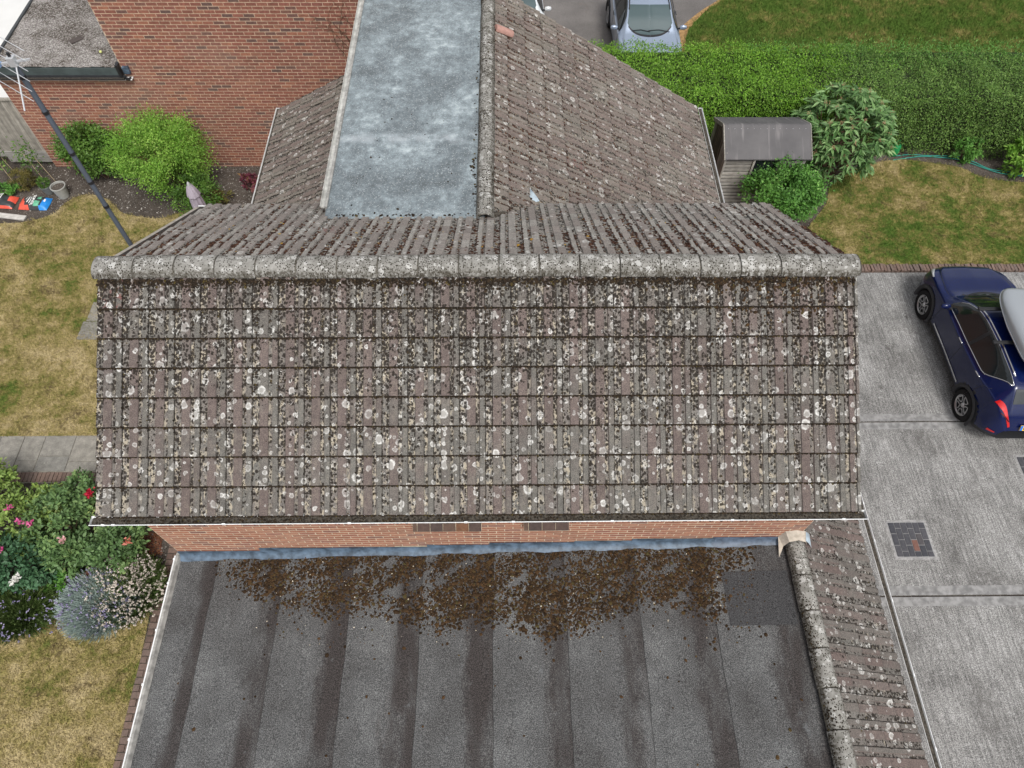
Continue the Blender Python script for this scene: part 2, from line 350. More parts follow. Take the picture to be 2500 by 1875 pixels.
def conc_mat():
    b = NB('brushed concrete'); P = b.pos(); Q = b.xyz(P)
    base = b.ramp(b.noise(.9, 6, P, .65), [(.28, (.125, .122, .118)), (.5, (.215, .212, .207)), (.74, (.30, .297, .292))])
    rb = b.noise(5.2, 2, b.comb(b.ma('MULTIPLY', Q[0], 6.), b.ma('MULTIPLY', Q[1], .35), 0.), .6)
    g = b.noise(62, 3, P, .72)
    base = b.mix(1.0, base, b.ramp(g, [(.36, (.36, .355, .35)), (.5, (1.,)*3), (.65, (1.75, 1.75, 1.73))]), 'MULTIPLY')
    base = b.mix(1.0, base, b.ramp(rb, [(.36, (.72,)*3), (.62, (1.16,)*3)]), 'MULTIPLY')
    base = b.mix(b.ma('MULTIPLY', b.ma('MULTIPLY', b.ss(b.noise(8.5, 5, P, .7), .55, .70), b.ss(g, .42, .60)), .8), base, (.45, .447, .44))
    st = b.ma('MULTIPLY', b.ss(b.noise(.6, 5, P, .65), .50, .66), b.ss(b.noise(11, 4, P, .7), .36, .6)); base = b.mix(b.ma('MULTIPLY', st, .6), base, (.105, .10, .095))
    st2 = b.ma('MULTIPLY', b.ss(b.noise(1.9, 4, P), .66, .72), b.ss(b.noise(9, 3, P), .40, .6)); base = b.mix(b.ma('MULTIPLY', st2, .7), base, (.07, .066, .062))
    return b.done(base, .9, b.bump(b.ma('ADD', b.ma('MULTIPLY', rb, .8), b.ma('MULTIPLY', g, .5)), .5, .01), .2)
M_CONC = conc_mat()
def tarmac_mat():
    b = NB('worn tarmac'); P = b.pos(); base = b.ramp(b.noise(.7, 5, P, .6), [(.3, (.105, .098, .094)), (.7, (.185, .172, .165))])
    base = b.mix(1.0, base, b.ramp(b.noise(55, 3, P, .7), [(.3, (.6,)*3), (.7, (1.4,)*3)]), 'MULTIPLY')
    base = b.mix(b.ma('MULTIPLY', b.ss(b.noise(1.6, 4, P), .62, .75), .5), base, (.17, .12, .09)); return b.done(base, .92, b.bump(b.noise(60, 3, P), .5, .01), .2)
M_TARMAC = tarmac_mat()
def slab_mat():
    b = NB('paving slab'); P = b.pos(); w, wc = b.white(b.ma('MULTIPLY', b.orand(), 77.7))
    base = b.mix(w, (.185, .18, .165), (.25, .235, .205)); base = b.mix(1.0, base, b.ramp(b.noise(7, 5, P, .65), [(.3, (.72,)*3), (.7, (1.25,)*3)]), 'MULTIPLY')
    base = b.mix(1.0, base, b.ramp(b.noise(70, 3, P), [(.3, (.82,)*3), (.7, (1.18,)*3)]), 'MULTIPLY')
    base = b.mix(b.ma('MULTIPLY', b.ss(b.noise(13, 4, P, .7), .62, .74), .6), base, (.40, .39, .35)); return b.done(base, .9, b.bump(b.noise(50, 4, P), .4, .006), .2)
M_SLAB = slab_mat()
def soil_mat():
    b = NB('garden soil'); P = b.pos(); base = b.ramp(b.noise(1.4, 6, P, .65), [(.3, (.055, .045, .038)), (.6, (.10, .085, .073)), (.8, (.14, .122, .108))])
    base = b.mix(1.0, base, b.ramp(b.noise(38, 4, P, .75), [(.3, (.5,)*3), (.7, (1.55,)*3)]), 'MULTIPLY')
    vo = b.voro(26, P); base = b.mix(b.ma('MULTIPLY', b.ss(vo['Distance'], .22, .14), b.ss(b.xyz(vo['Color'])[0], .86, .88)), base, (.34, .32, .29))
    return b.done(base, .97, b.bump(b.noise(30, 5, P, .7), 1.0, .03), .1)
M_SOIL = soil_mat()
def lawn_mat(name, dry, bias):
    b = NB(name); P = b.pos(); Pf = b.comb(b.xyz(P)[0], b.xyz(P)[1], 0.)
    g = [(.070, .125, .022), (.115, .145, .034), (.20, .18, .060), (.305, .25, .110), (.41, .335, .185)]
    f = b.ma('ADD', b.ma('MULTIPLY', b.noise(.55, 4, Pf, .6), .55), b.ma('ADD', b.ma('MULTIPLY', b.noise(2.4, 4, Pf, .65), .5), b.ma('MULTIPLY', b.noise(11, 4, Pf, .7), .32)))
    f = b.ma('ADD', b.ma('MULTIPLY', b.ma('SUBTRACT', f, .685), 1.75), .685+bias)
    base = b.ramp(f, [(.42, g[0]), (.55, g[1]), (.66, g[2]), (.78, g[3]), (.95, g[4])])
    bs = b.ma('MULTIPLY', b.ss(b.noise(1.9, 5, Pf, .65), .53, .66), b.ss(b.noise(15, 3, Pf), .38, .58)); base = b.mix(b.ma('MULTIPLY', bs, dry), base, (.115, .085, .045))
    rr = b.ramp(b.noise(52, 4, P, .8), [(.30, (.42, .44, .42)), (.5, (1.,)*3), (.68, (1.6, 1.56, 1.48))]); base = b.mix(1.0, base, rr, 'MULTIPLY')
    return b.done(base, .95, b.bump(b.noise(70, 4, P), .8, .02), .1)
M_LAWN_DRY = lawn_mat('dry lawn', .85, .075); M_LAWN_MID = lawn_mat('patchy lawn', .6, -.045); M_LAWN_GREEN = lawn_mat('green lawn', .25, -.20)
M_ORANGE = simple('dry grass verge', (.30, .185, .085), .95, .1, var=.35, scale=9, bump=.8, bscale=60)

def leaf_mat(name, cols, trans=.25, rough=.5, spec=.35):
    b = NB(name); w = b.attr('rnd'); c = b.ramp(w, cols); br = b.ramp(b.noise(2.2, 3), [(.3, (.8,)*3), (.7, (1.2,)*3)])
    return b.done(b.mix(1.0, c, br, 'MULTIPLY'), rough, None, spec, sub=trans)
M_HEDGE = leaf_mat('privet leaf', [(0, (.075, .175, .016)), (.5, (.135, .29, .024)), (.85, (.20, .38, .038)), (1, (.27, .44, .075))])
M_HEDGE_D = leaf_mat('box hedge leaf', [(0, (.07, .145, .028)), (.5, (.12, .225, .042)), (.85, (.18, .30, .065)), (1, (.25, .36, .11))])
M_LIME = leaf_mat('lime green leaf', [(0, (.095, .23, .022)), (.5, (.185, .37, .048)), (.85, (.31, .50, .09)), (1, (.46, .60, .18))], .3)
M_DARKG = leaf_mat('dark green leaf', [(0, (.045, .105, .016)), (.5, (.085, .18, .028)), (.9, (.14, .25, .045)), (1, (.21, .30, .06))])
M_MIDG = leaf_mat('mid green leaf', [(0, (.055, .15, .026)), (.5, (.10, .25, .042)), (.9, (.16, .35, .068)), (1, (.28, .43, .13))])
M_ROSE = leaf_mat('rose leaf', [(0, (.065, .125, .045)), (.5, (.12, .21, .075)), (.85, (.20, .31, .11)), (1, (.34, .41, .14))])
M_ROSE_B = leaf_mat('young rose leaf', [(0, (.12, .20, .045)), (.5, (.22, .33, .08)), (.85, (.34, .45, .12)), (1, (.48, .52, .18))])
M_ROSE_D = leaf_mat('blue green rose leaf', [(0, (.04, .10, .045)), (.5, (.065, .15, .072)), (.9, (.10, .21, .10)), (1, (.15, .25, .12))])
M_VIB = leaf_mat('viburnum leaf', [(0, (.055, .125, .035)), (.5, (.11, .215, .065)), (.85, (.18, .31, .11)), (1, (.27, .39, .17))])
M_COPPER = leaf_mat('copper leaf', [(0, (.11, .035, .022)), (.5, (.19, .065, .035)), (1, (.27, .14, .06))])
M_OLIVE = leaf_mat('bronze shrub leaf', [(0, (.06, .055, .015)), (.5, (.13, .12, .03)), (1, (.24, .19, .06))])
M_PURPLE = leaf_mat('purple leaf', [(0, (.10, .02, .04)), (.6, (.19, .05, .07)), (1, (.30, .22, .06))])
M_LAV = leaf_mat('lavender leaf', [(0, (.20, .27, .25)), (.5, (.33, .41, .38)), (1, (.45, .53, .49))])
M_LAVG = leaf_mat('green lavender leaf', [(0, (.055, .10, .022)), (.5, (.095, .15, .04)), (1, (.15, .20, .07))])
M_LAVF = leaf_mat('lavender flower', [(0, (.20, .18, .32)), (.6, (.29, .26, .42)), (1, (.40, .37, .50))])
M_WHF = leaf_mat('cream flower', [(0, (.42, .37, .32)), (.6, (.58, .52, .46)), (1, (.68, .62, .54))])
M_PINK = leaf_mat('pink flower', [(0, (.55, .05, .22)), (1, (.80, .20, .42))]); M_REDF = leaf_mat('red flower', [(0, (.42, .01, .03)), (1, (.65, .03, .08))])
M_SALM = leaf_mat('salmon flower', [(0, (.70, .20, .14)), (1, (.85, .34, .25))]); M_WROSE = leaf_mat('white rose petal', [(0, (.72, .71, .66)), (1, (.85, .84, .8))])
M_PPINK = leaf_mat('pale pink petal', [(0, (.72, .38, .38)), (1, (.82, .50, .50))])
M_BLOOM = leaf_mat('faded bloom', [(0, (.26, .15, .075)), (1, (.44, .30, .17))])
M_BARK = simple('bark', (.11, .075, .05), .95, .1, var=.35, scale=30, bump=.6)
M_CANE = simple('bamboo cane', (.42, .34, .22), .8, .2)
def moss_mat(name, cols):
    b = NB(name); c = b.ramp(b.attr('rnd'), cols); c = b.mix(1.0, c, b.ramp(b.noise(140, 3), [(.3, (.6,)*3), (.7, (1.4,)*3)]), 'MULTIPLY'); return b.done(c, .97, b.bump(b.noise(260, 2), .8, .006), .05)
M_MOSS = moss_mat('brown moss', [(0, (.022, .015, .010)), (.5, (.045, .029, .017)), (.85, (.078, .046, .023)), (1, (.066, .055, .024))])
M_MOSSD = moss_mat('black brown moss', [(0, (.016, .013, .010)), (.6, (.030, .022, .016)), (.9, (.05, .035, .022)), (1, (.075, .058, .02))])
M_MOSSR = moss_mat('red brown moss', [(0, (.030, .017, .013)), (.6, (.060, .030, .022)), (.93, (.095, .050, .033)), (1, (.20, .16, .11))])
M_CHIP = moss_mat('pale debris', [(0, (.35, .30, .22)), (1, (.6, .55, .45))])
M_LICH = moss_mat('orange lichen', [(0, (.32, .17, .03)), (1, (.45, .30, .06))])
M_LEAD = simple('blue grey lead', (.072, .105, .146), .5, .4, var=.5, scale=9)
M_LEADL = simple('pale lead', (.30, .36, .41), .5, .4, var=.25, scale=9)
M_PVC = simple('white pvc', (.72, .73, .73), .4, .4, var=.08, scale=3)
M_TRIM = simple('weathered white trim', (.27, .265, .25), .7, .3, var=.3, scale=11)
M_CEMENT = simple('cement mortar', (.36, .33, .29), .95, .1, var=.2, bump=.5)
M_SILL = brick_mat('glazed sill tile', 'obj', [(0., (.06, .045, .042)), (.5, (.085, .058, .05)), (.8, (.10, .066, .05)), (1., (.16, .075, .04))])
M_CLAY = simple('pink clay', (.38, .22, .185), .85, .2, var=.12)
M_GLASS = NB('dark glass').done((.012, .016, .018), .04, None, .8)
M_BLACKP = simple('black plastic', (.018, .018, .02), .45, .4)
M_DARKP = simple('charcoal plastic', (.035, .036, .04), .6, .3)
M_FASCIA = simple('grey green fascia paint', (.062, .080, .080), .6, .3, var=.18, scale=5)
M_WOODG = None
def wood_mat(name, a, c, per='obj', ax=0):
    b = NB(name); P = b.objc(); st = (1.2, 26., 26.) if ax == 0 else ((26., 26., 1.2) if ax == 2 else (26., 1.2, 26.))
    g = b.noise(1.6, 5, b.vmul(P, st), .6); w, _ = b.white(b.ma('MULTIPLY', b.orand(), 313.1))
    base = b.mix(b.ss(g, .3, .7), a, c); k = b.ma('ADD', .74, b.ma('MULTIPLY', w, .5)); base = b.mix(1.0, base, b.comb(k, k, k), 'MULTIPLY')
    base = b.mix(1.0, base, b.ramp(b.noise(9, 4), [(.3, (.8,)*3), (.7, (1.18,)*3)]), 'MULTIPLY'); return b.done(base, .9, b.bump(g, .4, .004), .15)
M_FENCE = wood_mat('grey fence board', (.20, .185, .16), (.32, .30, .265), ax=2)
M_SHEDW = wood_mat('silvered shed board', (.21, .195, .17), (.40, .385, .355), ax=0)
M_SHEDV = wood_mat('silvered upright board', (.20, .185, .16), (.36, .345, .315), ax=2)
M_SHEDD = wood_mat('dark shed door board', (.055, .045, .036), (.13, .11, .09), ax=2)
M_PLANK = wood_mat('grey plank', (.30, .285, .26), (.44, .425, .40), ax=0)
def shedfelt():
    b = NB('shed felt'); P = b.pos(); x = b.xyz(P); base = b.ramp(b.noise(1.5, 4, P), [(.3, (.078, .075, .078)), (.7, (.115, .11, .112))])
    s = b.noise(4.2, 3, b.comb(b.ma('MULTIPLY', x[0], 2.2), b.ma('MULTIPLY', x[1], .22), 0.)); base = b.mix(b.ma('MULTIPLY', b.ss(s, .54, .74), .55), base, (.25, .235, .235)); return b.done(base, .7, b.bump(b.noise(180, 2, P), .3, .003), .3)
M_SHEDF = shedfelt()
def chip_mat():
    b = NB('stone chippings'); P = b.pos(); v = b.voro(42, P); base = b.ramp(b.xyz(v['Color'])[0], [(0, (.17, .155, .145)), (.5, (.29, .27, .255)), (1, (.46, .44, .42))])
    m = b.ma('MULTIPLY', b.ss(b.noise(1.5, 5, P, .65), .42, .56), b.ss(b.noise(24, 5, P, .75), .44, .54)); base = b.mix(b.ma('MULTIPLY', m, .9), base, (.075, .06, .047))
    base = b.mix(1.0, base, b.ramp(v['Distance'], [(.3, (1.12,)*3), (.75, (.45,)*3)]), 'MULTIPLY')
    return b.done(base, .9, b.bump(v['Distance'], .8, -.02), .2)
M_CHIPS = chip_mat()
M_WHITE = simple('white roof membrane', (.62, .62, .61), .6, .3, var=.03, scale=2)
# ------------------------------------------------------------------ setting: ground, lawns, drive, paths
g = MB().add([(-90,-60,-.012),(90,-60,-.012),(90,120,-.012),(-90,120,-.012)], [(0,1,2,3)]).build('ground', M_SOIL); tag(g, kind='structure', label='bare dark brown garden soil between lawns, beds and walls')
def lawn(name, px, mat, z, label, extra=None, n=5, smooth=True):
    P = [D2(*q) if not isinstance(q, tuple) or len(q) == 2 else q[:2] for q in px]
    if extra is not None: P = extra(P)
    P = smooth_poly(P, n) if smooth else np.array(P)
    o = poly_mesh(name, P, z, mat); tag(o, label, kind='structure'); return P
E1 = lambda P: P
PL1 = lawn('lawn', [(-260, 490), (0, 483), (60, 478), (112, 464), (140, 440), (168, 424), (203, 421), (235, 433), (262, 458), (300, 468), (350, 471), (420, 452), (470, 470), (470, 943), (200, 941), (0, 943), (-260, 943)], M_LAWN_DRY, .004, 'dry straw coloured lawn left of the house, above the slab path', n=4)
PL2 = lawn('lawn', [(-200, 1340), (0, 1337), (60, 1320), (110, 1312), (150, 1320), (220, 1343), (290, 1338), (325, 1285), (337, 1255), (300, 1440), (240, 1700), (150, 1990), (-200, 1990)], M_LAWN_DRY, .004, 'dry yellow lawn in the lower left corner beside the felt roof', n=4)
PL3 = lawn('lawn', [(1795, 395), (1850, 362), (1935, 345), (2010, 352), (2075, 362), (2130, 385), (2240, 395), (2500, 400), (2500, 574), (2212, 576), (2000, 576), (1700, 578), (1740, 500), (1785, 440)], M_LAWN_MID, .004, 'patchy green and brown lawn between the hedge and the concrete drive', n=4)
up = [(5.72, 14.4), (5.95, 15.3), (6.6, 16.3), (7.35, 17.1), (8.3, 18.2), (10, 20), (14, 26), (40, 30), (40, 11.2), (14, 10.9), (9, 11.2), (5.2, 11.6), (5.4, 13.0)]
PL4 = smooth_poly(up, 5); o = poly_mesh('lawn', PL4, .006, M_LAWN_GREEN); tag(o, 'long green lawn beyond the clipped hedge', kind='structure')
vg = smooth_poly([(p[0]-.16-.10*math.sin(i*1.7), p[1]+.05) for i, p in enumerate(up)], 5); o = poly_mesh('grass_verge', vg, .003, M_ORANGE); tag(o, 'dry orange grass edge between tarmac and the far lawn', kind='structure')
o = poly_mesh('tarmac_drive', [(-2.3, 11.0), (40, 11.0), (40, 60), (-2.3, 60)], -.004, M_TARMAC); tag(o, 'worn brown grey tarmac drive behind the houses', kind='structure')
# concrete drive of three bays with open joints
drive = thing('driveway', 'grey brushed concrete driveway in three bays right of the house', 'driveway'); drive['kind'] = 'structure'; del drive['category']
YJ = [5.44, 1.40, -2.165, -9.0]
for i in range(3):
    y1, y0 = YJ[i], YJ[i+1]; m = MB(); gx = .014
    m.bb(5.2, 16, y0+gx, y1-gx, -.10, .02); m.build('concrete_slab', M_CONC, drive, bevel=.008)
    if i < 2:                                       # smooth trowelled margin each side of the joint
        for s, yy in ((1, y0+gx+.006), (-1, y0-gx-.006-.16)):
            MB().bb(5.2, 16, yy, yy+.16, .0, .0235).build('trowelled_margin', simple('trowelled concrete', (.225, .223, .22), .85, .2, var=.3, scale=9, bump=.3), drive)
MB().bb(5.2, 16, -9, 5.43, -.2, -.03).build('joint_bed', simple('joint filler', (.03, .028, .025), .9), drive)
def inset(x0, y1, nx=6, red=None, rows=3):
    p = thing('brick_inset', 'dark blue brick panel set in the concrete drive ' + ('beside the side gutter' if x0 < 9 else 'at the right edge of the frame'), 'drain cover', (0,0,0), group='brick panels set in the drive')
    bw, bl = .105, .212; wx = nx*(bw+.010); wy = rows*(bl+.010)
    MB().bb(x0-.02, x0+wx+.01, y1-wy-.01, y1+.02, .012, .0245).build('mortar_bed', simple('grey joint', (.27, .27, .27), .9), p)
    MB().bb(x0-.06, x0+wx+.05, y1-wy-.05, y1+.06, .01, .0228).build('cement_margin', simple('pale concrete margin', (.27, .265, .26), .9, .2, var=.3, scale=20), p)
    redm = brick_mat('red paving brick', 'obj', [(0, (.16, .085, .07)), (1, (.16, .085, .07))]); shared = {}
    for i in range(nx):
        off = 0 if i % 2 == 0 else -bl/2 - .005
        ys = []
        y = y1 + (off if off else 0)
        segs = []
        if off: segs.append((y1, y1-bl/2)); y = y1-bl/2-.01
        while y-.02 > y1-wy+.012:
            e = max(y-bl, y1-wy+.008); segs.append((y, e)); y = e-.010
        for j, (a, e) in enumerate(segs):
            key = round(a-e, 3)
            is_red = red == (i, j)
            if (key, is_red) not in shared:
                L = a-e; t = MB().box((0, 0, 0), (bw, L, .02), taper=.97); shared[(key, is_red)] = np_mesh('brick', np.array(t.v), t.f, redm if is_red else M_PAVB)
            mobj('brick', shared[(key, is_red)], p, (x0+i*(bw+.01)+bw/2, (a+e)/2, .025+random.uniform(-.001, .0015)))
inset(7.42, -.79, 6, red=(3, 2)); inset(10.42, .57, 6)
# brick-on-edge kerb along the drive end
kb = MB(); ek = thing('brick_kerb', 'row of brown bricks on edge between drive and lawn', 'kerb'); 
tb = MB().box((0,0,0), (.068, .215, .10), taper=.93); em = np_mesh('brick', np.array(tb.v), tb.f, M_EDGEB)
x = 7.2
while x < 15: mobj('brick', em, ek, (x, 5.56+random.uniform(-.012, .012), .005+random.uniform(-.012, .01))).rotation_euler = (random.uniform(-.06,.06), random.uniform(-.08,.08), random.uniform(-.06,.06)); x += .078
# brick mowing strip beside the flat roofed wing
es = thing('brick_mowing_strip', 'brown brick edging strip along the wall of the flat roofed wing', 'edging')
tb = MB().box((0,0,0), (.215, .102, .06), taper=.96); em2 = np_mesh('brick', np.array(tb.v), tb.f, M_EDGEB); tb = MB().box((0,0,0), (.105, .102, .06), taper=.96); em3 = np_mesh('brick', np.array(tb.v), tb.f, M_EDGEB)
y = -.55; k = 0
while y > -6.6:
    xx = -6.02
    for q, wdt in enumerate(((.215, .215) if k % 2 == 0 else (.105, .215, .105))):
        mobj('brick', em2 if wdt > .2 else em3, es, (xx+wdt/2, y+random.uniform(-.003,.003), .0+random.uniform(-.004,.006))).rotation_euler = (0, 0, random.uniform(-.012,.012)); xx += wdt+.01
    y -= .112; k += 1
MB().bb(-6.03, -4.6, -9, .1, -.05, .012).build('mortar_bed', simple('dirty joint', (.09, .08, .065), .95), es)
# slab path with brick border (left)
pth = thing('slab_path', 'grey stone slab path with a brick border left of the house', 'path'); pth['kind'] = 'structure'; del pth['category']
MB().bb(-13, -6.4, .16, 1.19, -.05, .006).build('mortar_bed', simple('path joint', (.26, .245, .21), .95), pth)
xs = [-12.6, -12.0, -11.2, -10.55, -9.95, -9.48, -9.06, -8.45, -7.85, -7.25, -6.6]
for i in range(len(xs)-1):
    x0, x1 = xs[i]+.006, xs[i+1]-.006
    cut = [(.40, 1.17)] if i % 3 else [(.40, .72), (.735, 1.17)]
    if i == 5: cut = [(.40, .62), (.632, 1.17)]
    if i == 3: cut = [(.40, .80), (.812, 1.17)]
    if i == 7: cut = [(.40, .60), (.612, 1.17)]
    for (a, e) in cut: MB().bb(x0, x1, a, e, -.03, .022+random.uniform(-.003,.004)).build('slab', M_SLAB, pth, bevel=.006)
x = -12.5; tb = MB().box((0,0,0), (.072, .215, .07), taper=.95); em4 = np_mesh('brick', np.array(tb.v), tb.f, M_EDGEB)
while x < -6.4: mobj('brick', em4, pth, (x, .275+random.uniform(-.004,.004), -.006+random.uniform(-.003,.004))); x += .080
sl = thing('garden_slab', 'two pale rectangular paving slabs let into the dry lawn by the gable', 'paving'); 
MB().bb(-9.22, -8.3, 3.58, 4.07, -.03, .022).build('slab', M_SLAB, sl, bevel=.006); MB().bb(-9.16, -8.3, 4.085, 4.62, -.03, .024).build('slab', M_SLAB, sl, bevel=.006)
# grass blades over the lawns: uncountable, one mass each
def grass(name, poly, mat, dens, hgt, label, box):
    x0, x1, y0, y1 = box; n = int(dens*(x1-x0)*(y1-y0)); px = rng.uniform(x0, x1, n); py = rng.uniform(y0, y1, n)
    k = in_poly(px+rng.normal(0, .035, n), py+rng.normal(0, .035, n), poly); px, py = px[k], py[k]; n = len(px)
    h = hgt*rng.uniform(.5, 1.4, n); a = rng.uniform(0, 2*np.pi, n); lean = rng.uniform(.2, 1.1, n)*h; wd = rng.uniform(.005, .011, n)
    ca, sa = np.cos(a), np.sin(a)
    b0 = np.stack([px-sa*wd, py+ca*wd, np.full(n, .003)], 1); b1 = np.stack([px+sa*wd, py-ca*wd, np.full(n, .003)], 1); tp = np.stack([px+ca*lean, py+sa*lean, h], 1)
    V = np.stack([b0, b1, tp], 1).reshape(-1, 3); Fs = np.arange(3*n).reshape(-1, 3)
    o = mobj(name, np_mesh(name, V, Fs, mat)); tag(o, label, kind='stuff'); return o
grass('grass', PL1, M_LAWN_DRY, 2600, .042, 'short dry grass of the left lawn', (-12.8, -5.5, 1.0, 8.6))
grass('grass', PL2, M_LAWN_DRY, 2600, .042, 'short dry grass of the lower left lawn', (-9.6, -5.6, -6, -1.7))
grass('grass', PL3, M_LAWN_MID, 2300, .042, 'short patchy grass between hedge and drive', (7.0, 14.5, 5.4, 9.9))
grass('grass', PL4, M_LAWN_GREEN, 1100, .10, 'long green grass beyond the hedge', (5.4, 18, 10.8, 20))
# ------------------------------------------------------------------ the house
PITCH = 0.54069; TP, SP, CP = math.tan(PITCH), math.sin(PITCH), math.cos(PITCH)
ZR = 6.475; XL, XR = -4.555, 4.325; S0, G = .5377, .3439
house = thing('brick_house', 'tiled brick house with long lichened roof, dark felt flat wing and tiled rear block', 'house')
def part(mb, name, mat, parent=house, **k): return mb.build(name, mat, parent, **k)
class Slope:
    def __init__(s, o, ex, es):
        s.o = np.array(o, float); s.ex = np.array(ex, float); s.es = np.array(es, float); s.en = np.cross(s.ex, -s.es)
        s.R = np.stack([s.ex, -s.es, s.en], 1)
    def at(s, a, d, h=0): return s.o + s.ex*a + s.es*d + s.en*h
    def P(s, a, d, h): return s.o + np.outer(a, s.ex) + np.outer(d, s.es) + np.outer(h, s.en)
FRONT = Slope((XL, 0, ZR), (1,0,0), (0,-CP,-SP)); BACK = Slope((XR, 0, ZR), (-1,0,0), (0,CP,-SP))
ZF = 5.357
REARR = Slope((-.09, 2.0, ZF+.075), (0,1,0), (CP,0,-SP))
PL_ = math.radians(27.6); LEAN = Slope((-2.42, 7.98, 3.885), (0,-1,0), (-math.cos(PL_),0,-math.sin(PL_)))
SKIRT = Slope((4.25, -7.5, 3.235), (0,1,0), (CP,0,-SP))
PROF = [(0.,-.017),(.262,-.017),(.292,0.),(.608,0.),(.635,-.017),(.765,-.017),(.792,0.),(.975,0.),(1.,-.012)]
def tile_geo(w=.3, gauge=G, head=.075, thick=.02):
    n = len(PROF); V = []; UV = []; F = []
    rise = .025
    def zt(y): return -.013 + (-y)/gauge*rise
    rows = [(head, 0), (-gauge, 0), (-gauge+.002, 1)]
    for (y, low) in rows:
        for (u, h) in PROF:
            V.append((.002+u*(w-.004), y, zt(y)+h-(thick if low else 0)))
    for r in range(2):
        for k in range(n-1): F.append((r*n+k, (r+1)*n+k, (r+1)*n+k+1, r*n+k+1))
    F.append((0, n, n, 0)) if False else None
    for f in F:
        for i in f:
            r, k = divmod(i, n); vv = (-.22, 1.0, 1.0)[r]
            UV.append((PROF[k][0], 1.0 if (f[0]//n == 1) else vv))
    return np.array(V), np.array(F), np.array(UV)
TV, TF, TUV = tile_geo()
tile_me = np_mesh('roof_tile', TV, TF, M_TILE, uv=TUV)
hv, hf, huv = tile_geo(.175); half_me = np_mesh('roof_tile', hv, hf, M_TILE, uv=huv)
tile_s = np_mesh('roof_tile', TV, TF, M_TILE_S, uv=TUV)
def to_m(R, p): return Matrix([list(R[i])+[p[i]] for i in range(3)]+[[0,0,0,1]])
def jit(R):
    a, b_, c = rng.normal(0, .0035), rng.normal(0, .004), rng.normal(0, .0025)
    return R @ np.array([[1,-c,b_],[c,1,-a],[-b_,a,1]])
# underlay decks
def deck(sl, a0, a1, d0, d1, name, parent=house, h=-.035):
    q = [sl.at(a0,d0,h), sl.at(a1,d0,h), sl.at(a1,d1,h), sl.at(a0,d1,h)]; q2 = [sl.at(a0,d0,h-.09), sl.at(a1,d0,h-.09), sl.at(a1,d1,h-.09), sl.at(a0,d1,h-.09)]
    return MB().add(q+q2, [(3,2,1,0),(4,5,6,7),(0,1,5,4),(1,2,6,5),(2,3,7,6),(3,0,4,7)]).build(name, M_UNDER, parent)
M_UNDER = simple('dark underlay', (.035, .03, .026), .95)
front_roof = deck(FRONT, .02, XR-XL-.02, .02, S0+7*G-.03, 'front_roof_slope')
for r in range(8):
    for c in range(30):
        me = tile_me if c < 29 else half_me; p = FRONT.at(c*.3005, S0+(r-1)*G, rng.normal(0, .0012))
        o = mobj('roof_tile', me, front_roof); o.matrix_world = to_m(jit(FRONT.R), p)
skirt_roof = deck(SKIRT, .02, 9.4, .02, 1.62, 'side_roof_skirt')
for r in range(4):
    for c in range(7, 20):
        p = SKIRT.at(c*.3, .08+r*.383, rng.normal(0, .0015)); o = mobj('roof_tile', tile_s, skirt_roof); o.matrix_world = to_m(jit(SKIRT.R), p)
# the other slopes: many more tiles, one joined part
pos, rot = [], []
for (sl, nc, nr, d0, off) in ((BACK, 30, 8, S0-G, .0), (REARR, 20, 14, .06, .0), (LEAN, 19, 8, -.02, .0)):
    for r in range(nr):
        for c in range(nc):
            if sl is BACK and c == 29: continue
            pos.append(sl.at(c*.3+off, d0+r*(G+(.0375 if sl is REARR else (-.006 if sl is LEAN else .008))), rng.normal(0, .0015))); rot.append(jit(sl.R))
for r in range(4):
    for c in list(range(0, 7))+list(range(20, 31)): pos.append(SKIRT.at(c*.3, .08+r*.383)); rot.append(jit(SKIRT.R))
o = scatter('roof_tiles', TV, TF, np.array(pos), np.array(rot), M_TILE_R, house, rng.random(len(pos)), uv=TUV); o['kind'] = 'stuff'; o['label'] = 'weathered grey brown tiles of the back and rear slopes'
o.data.materials.append(M_TILE_D); nbk = 29*8*len(TF); mi = np.ones(len(o.data.polygons), np.int32); mi[:nbk] = 0; o.data.polygons.foreach_set('material_index', mi)  # darker brown tiles; on the lean-to the tone also holds painted shade
deck(BACK, .02, XR-XL-.02, .0, 3.0, 'back_roof_slope'); deck(REARR, 0, 5.8, .0, 5.34, 'rear_roof_slope'); deck(LEAN, 0, 5.7, 0, 2.66, 'lean_to_roof')
# verge undercloak + mortar
for sgn, xx in ((-1, XL), (1, XR)):
    for sl, nm in ((FRONT, 'f'), (BACK, 'b')):
        a = sl.at((xx-sl.o[0])*sl.ex[0], .02, -.062); b_ = sl.at((xx-sl.o[0])*sl.ex[0], 2.96, -.062); MB().bar(a+np.array([-sgn*.03,0,0]), b_+np.array([-sgn*.03,0,0]), .055, .055, sl.en).build('verge_mortar', M_CEMENT, house)
MB().bar(REARR.at(5.83, .05, -.05), REARR.at(5.83, 5.3, -.05), .05, .06, REARR.en).build('verge_mortar', M_CEMENT, house)
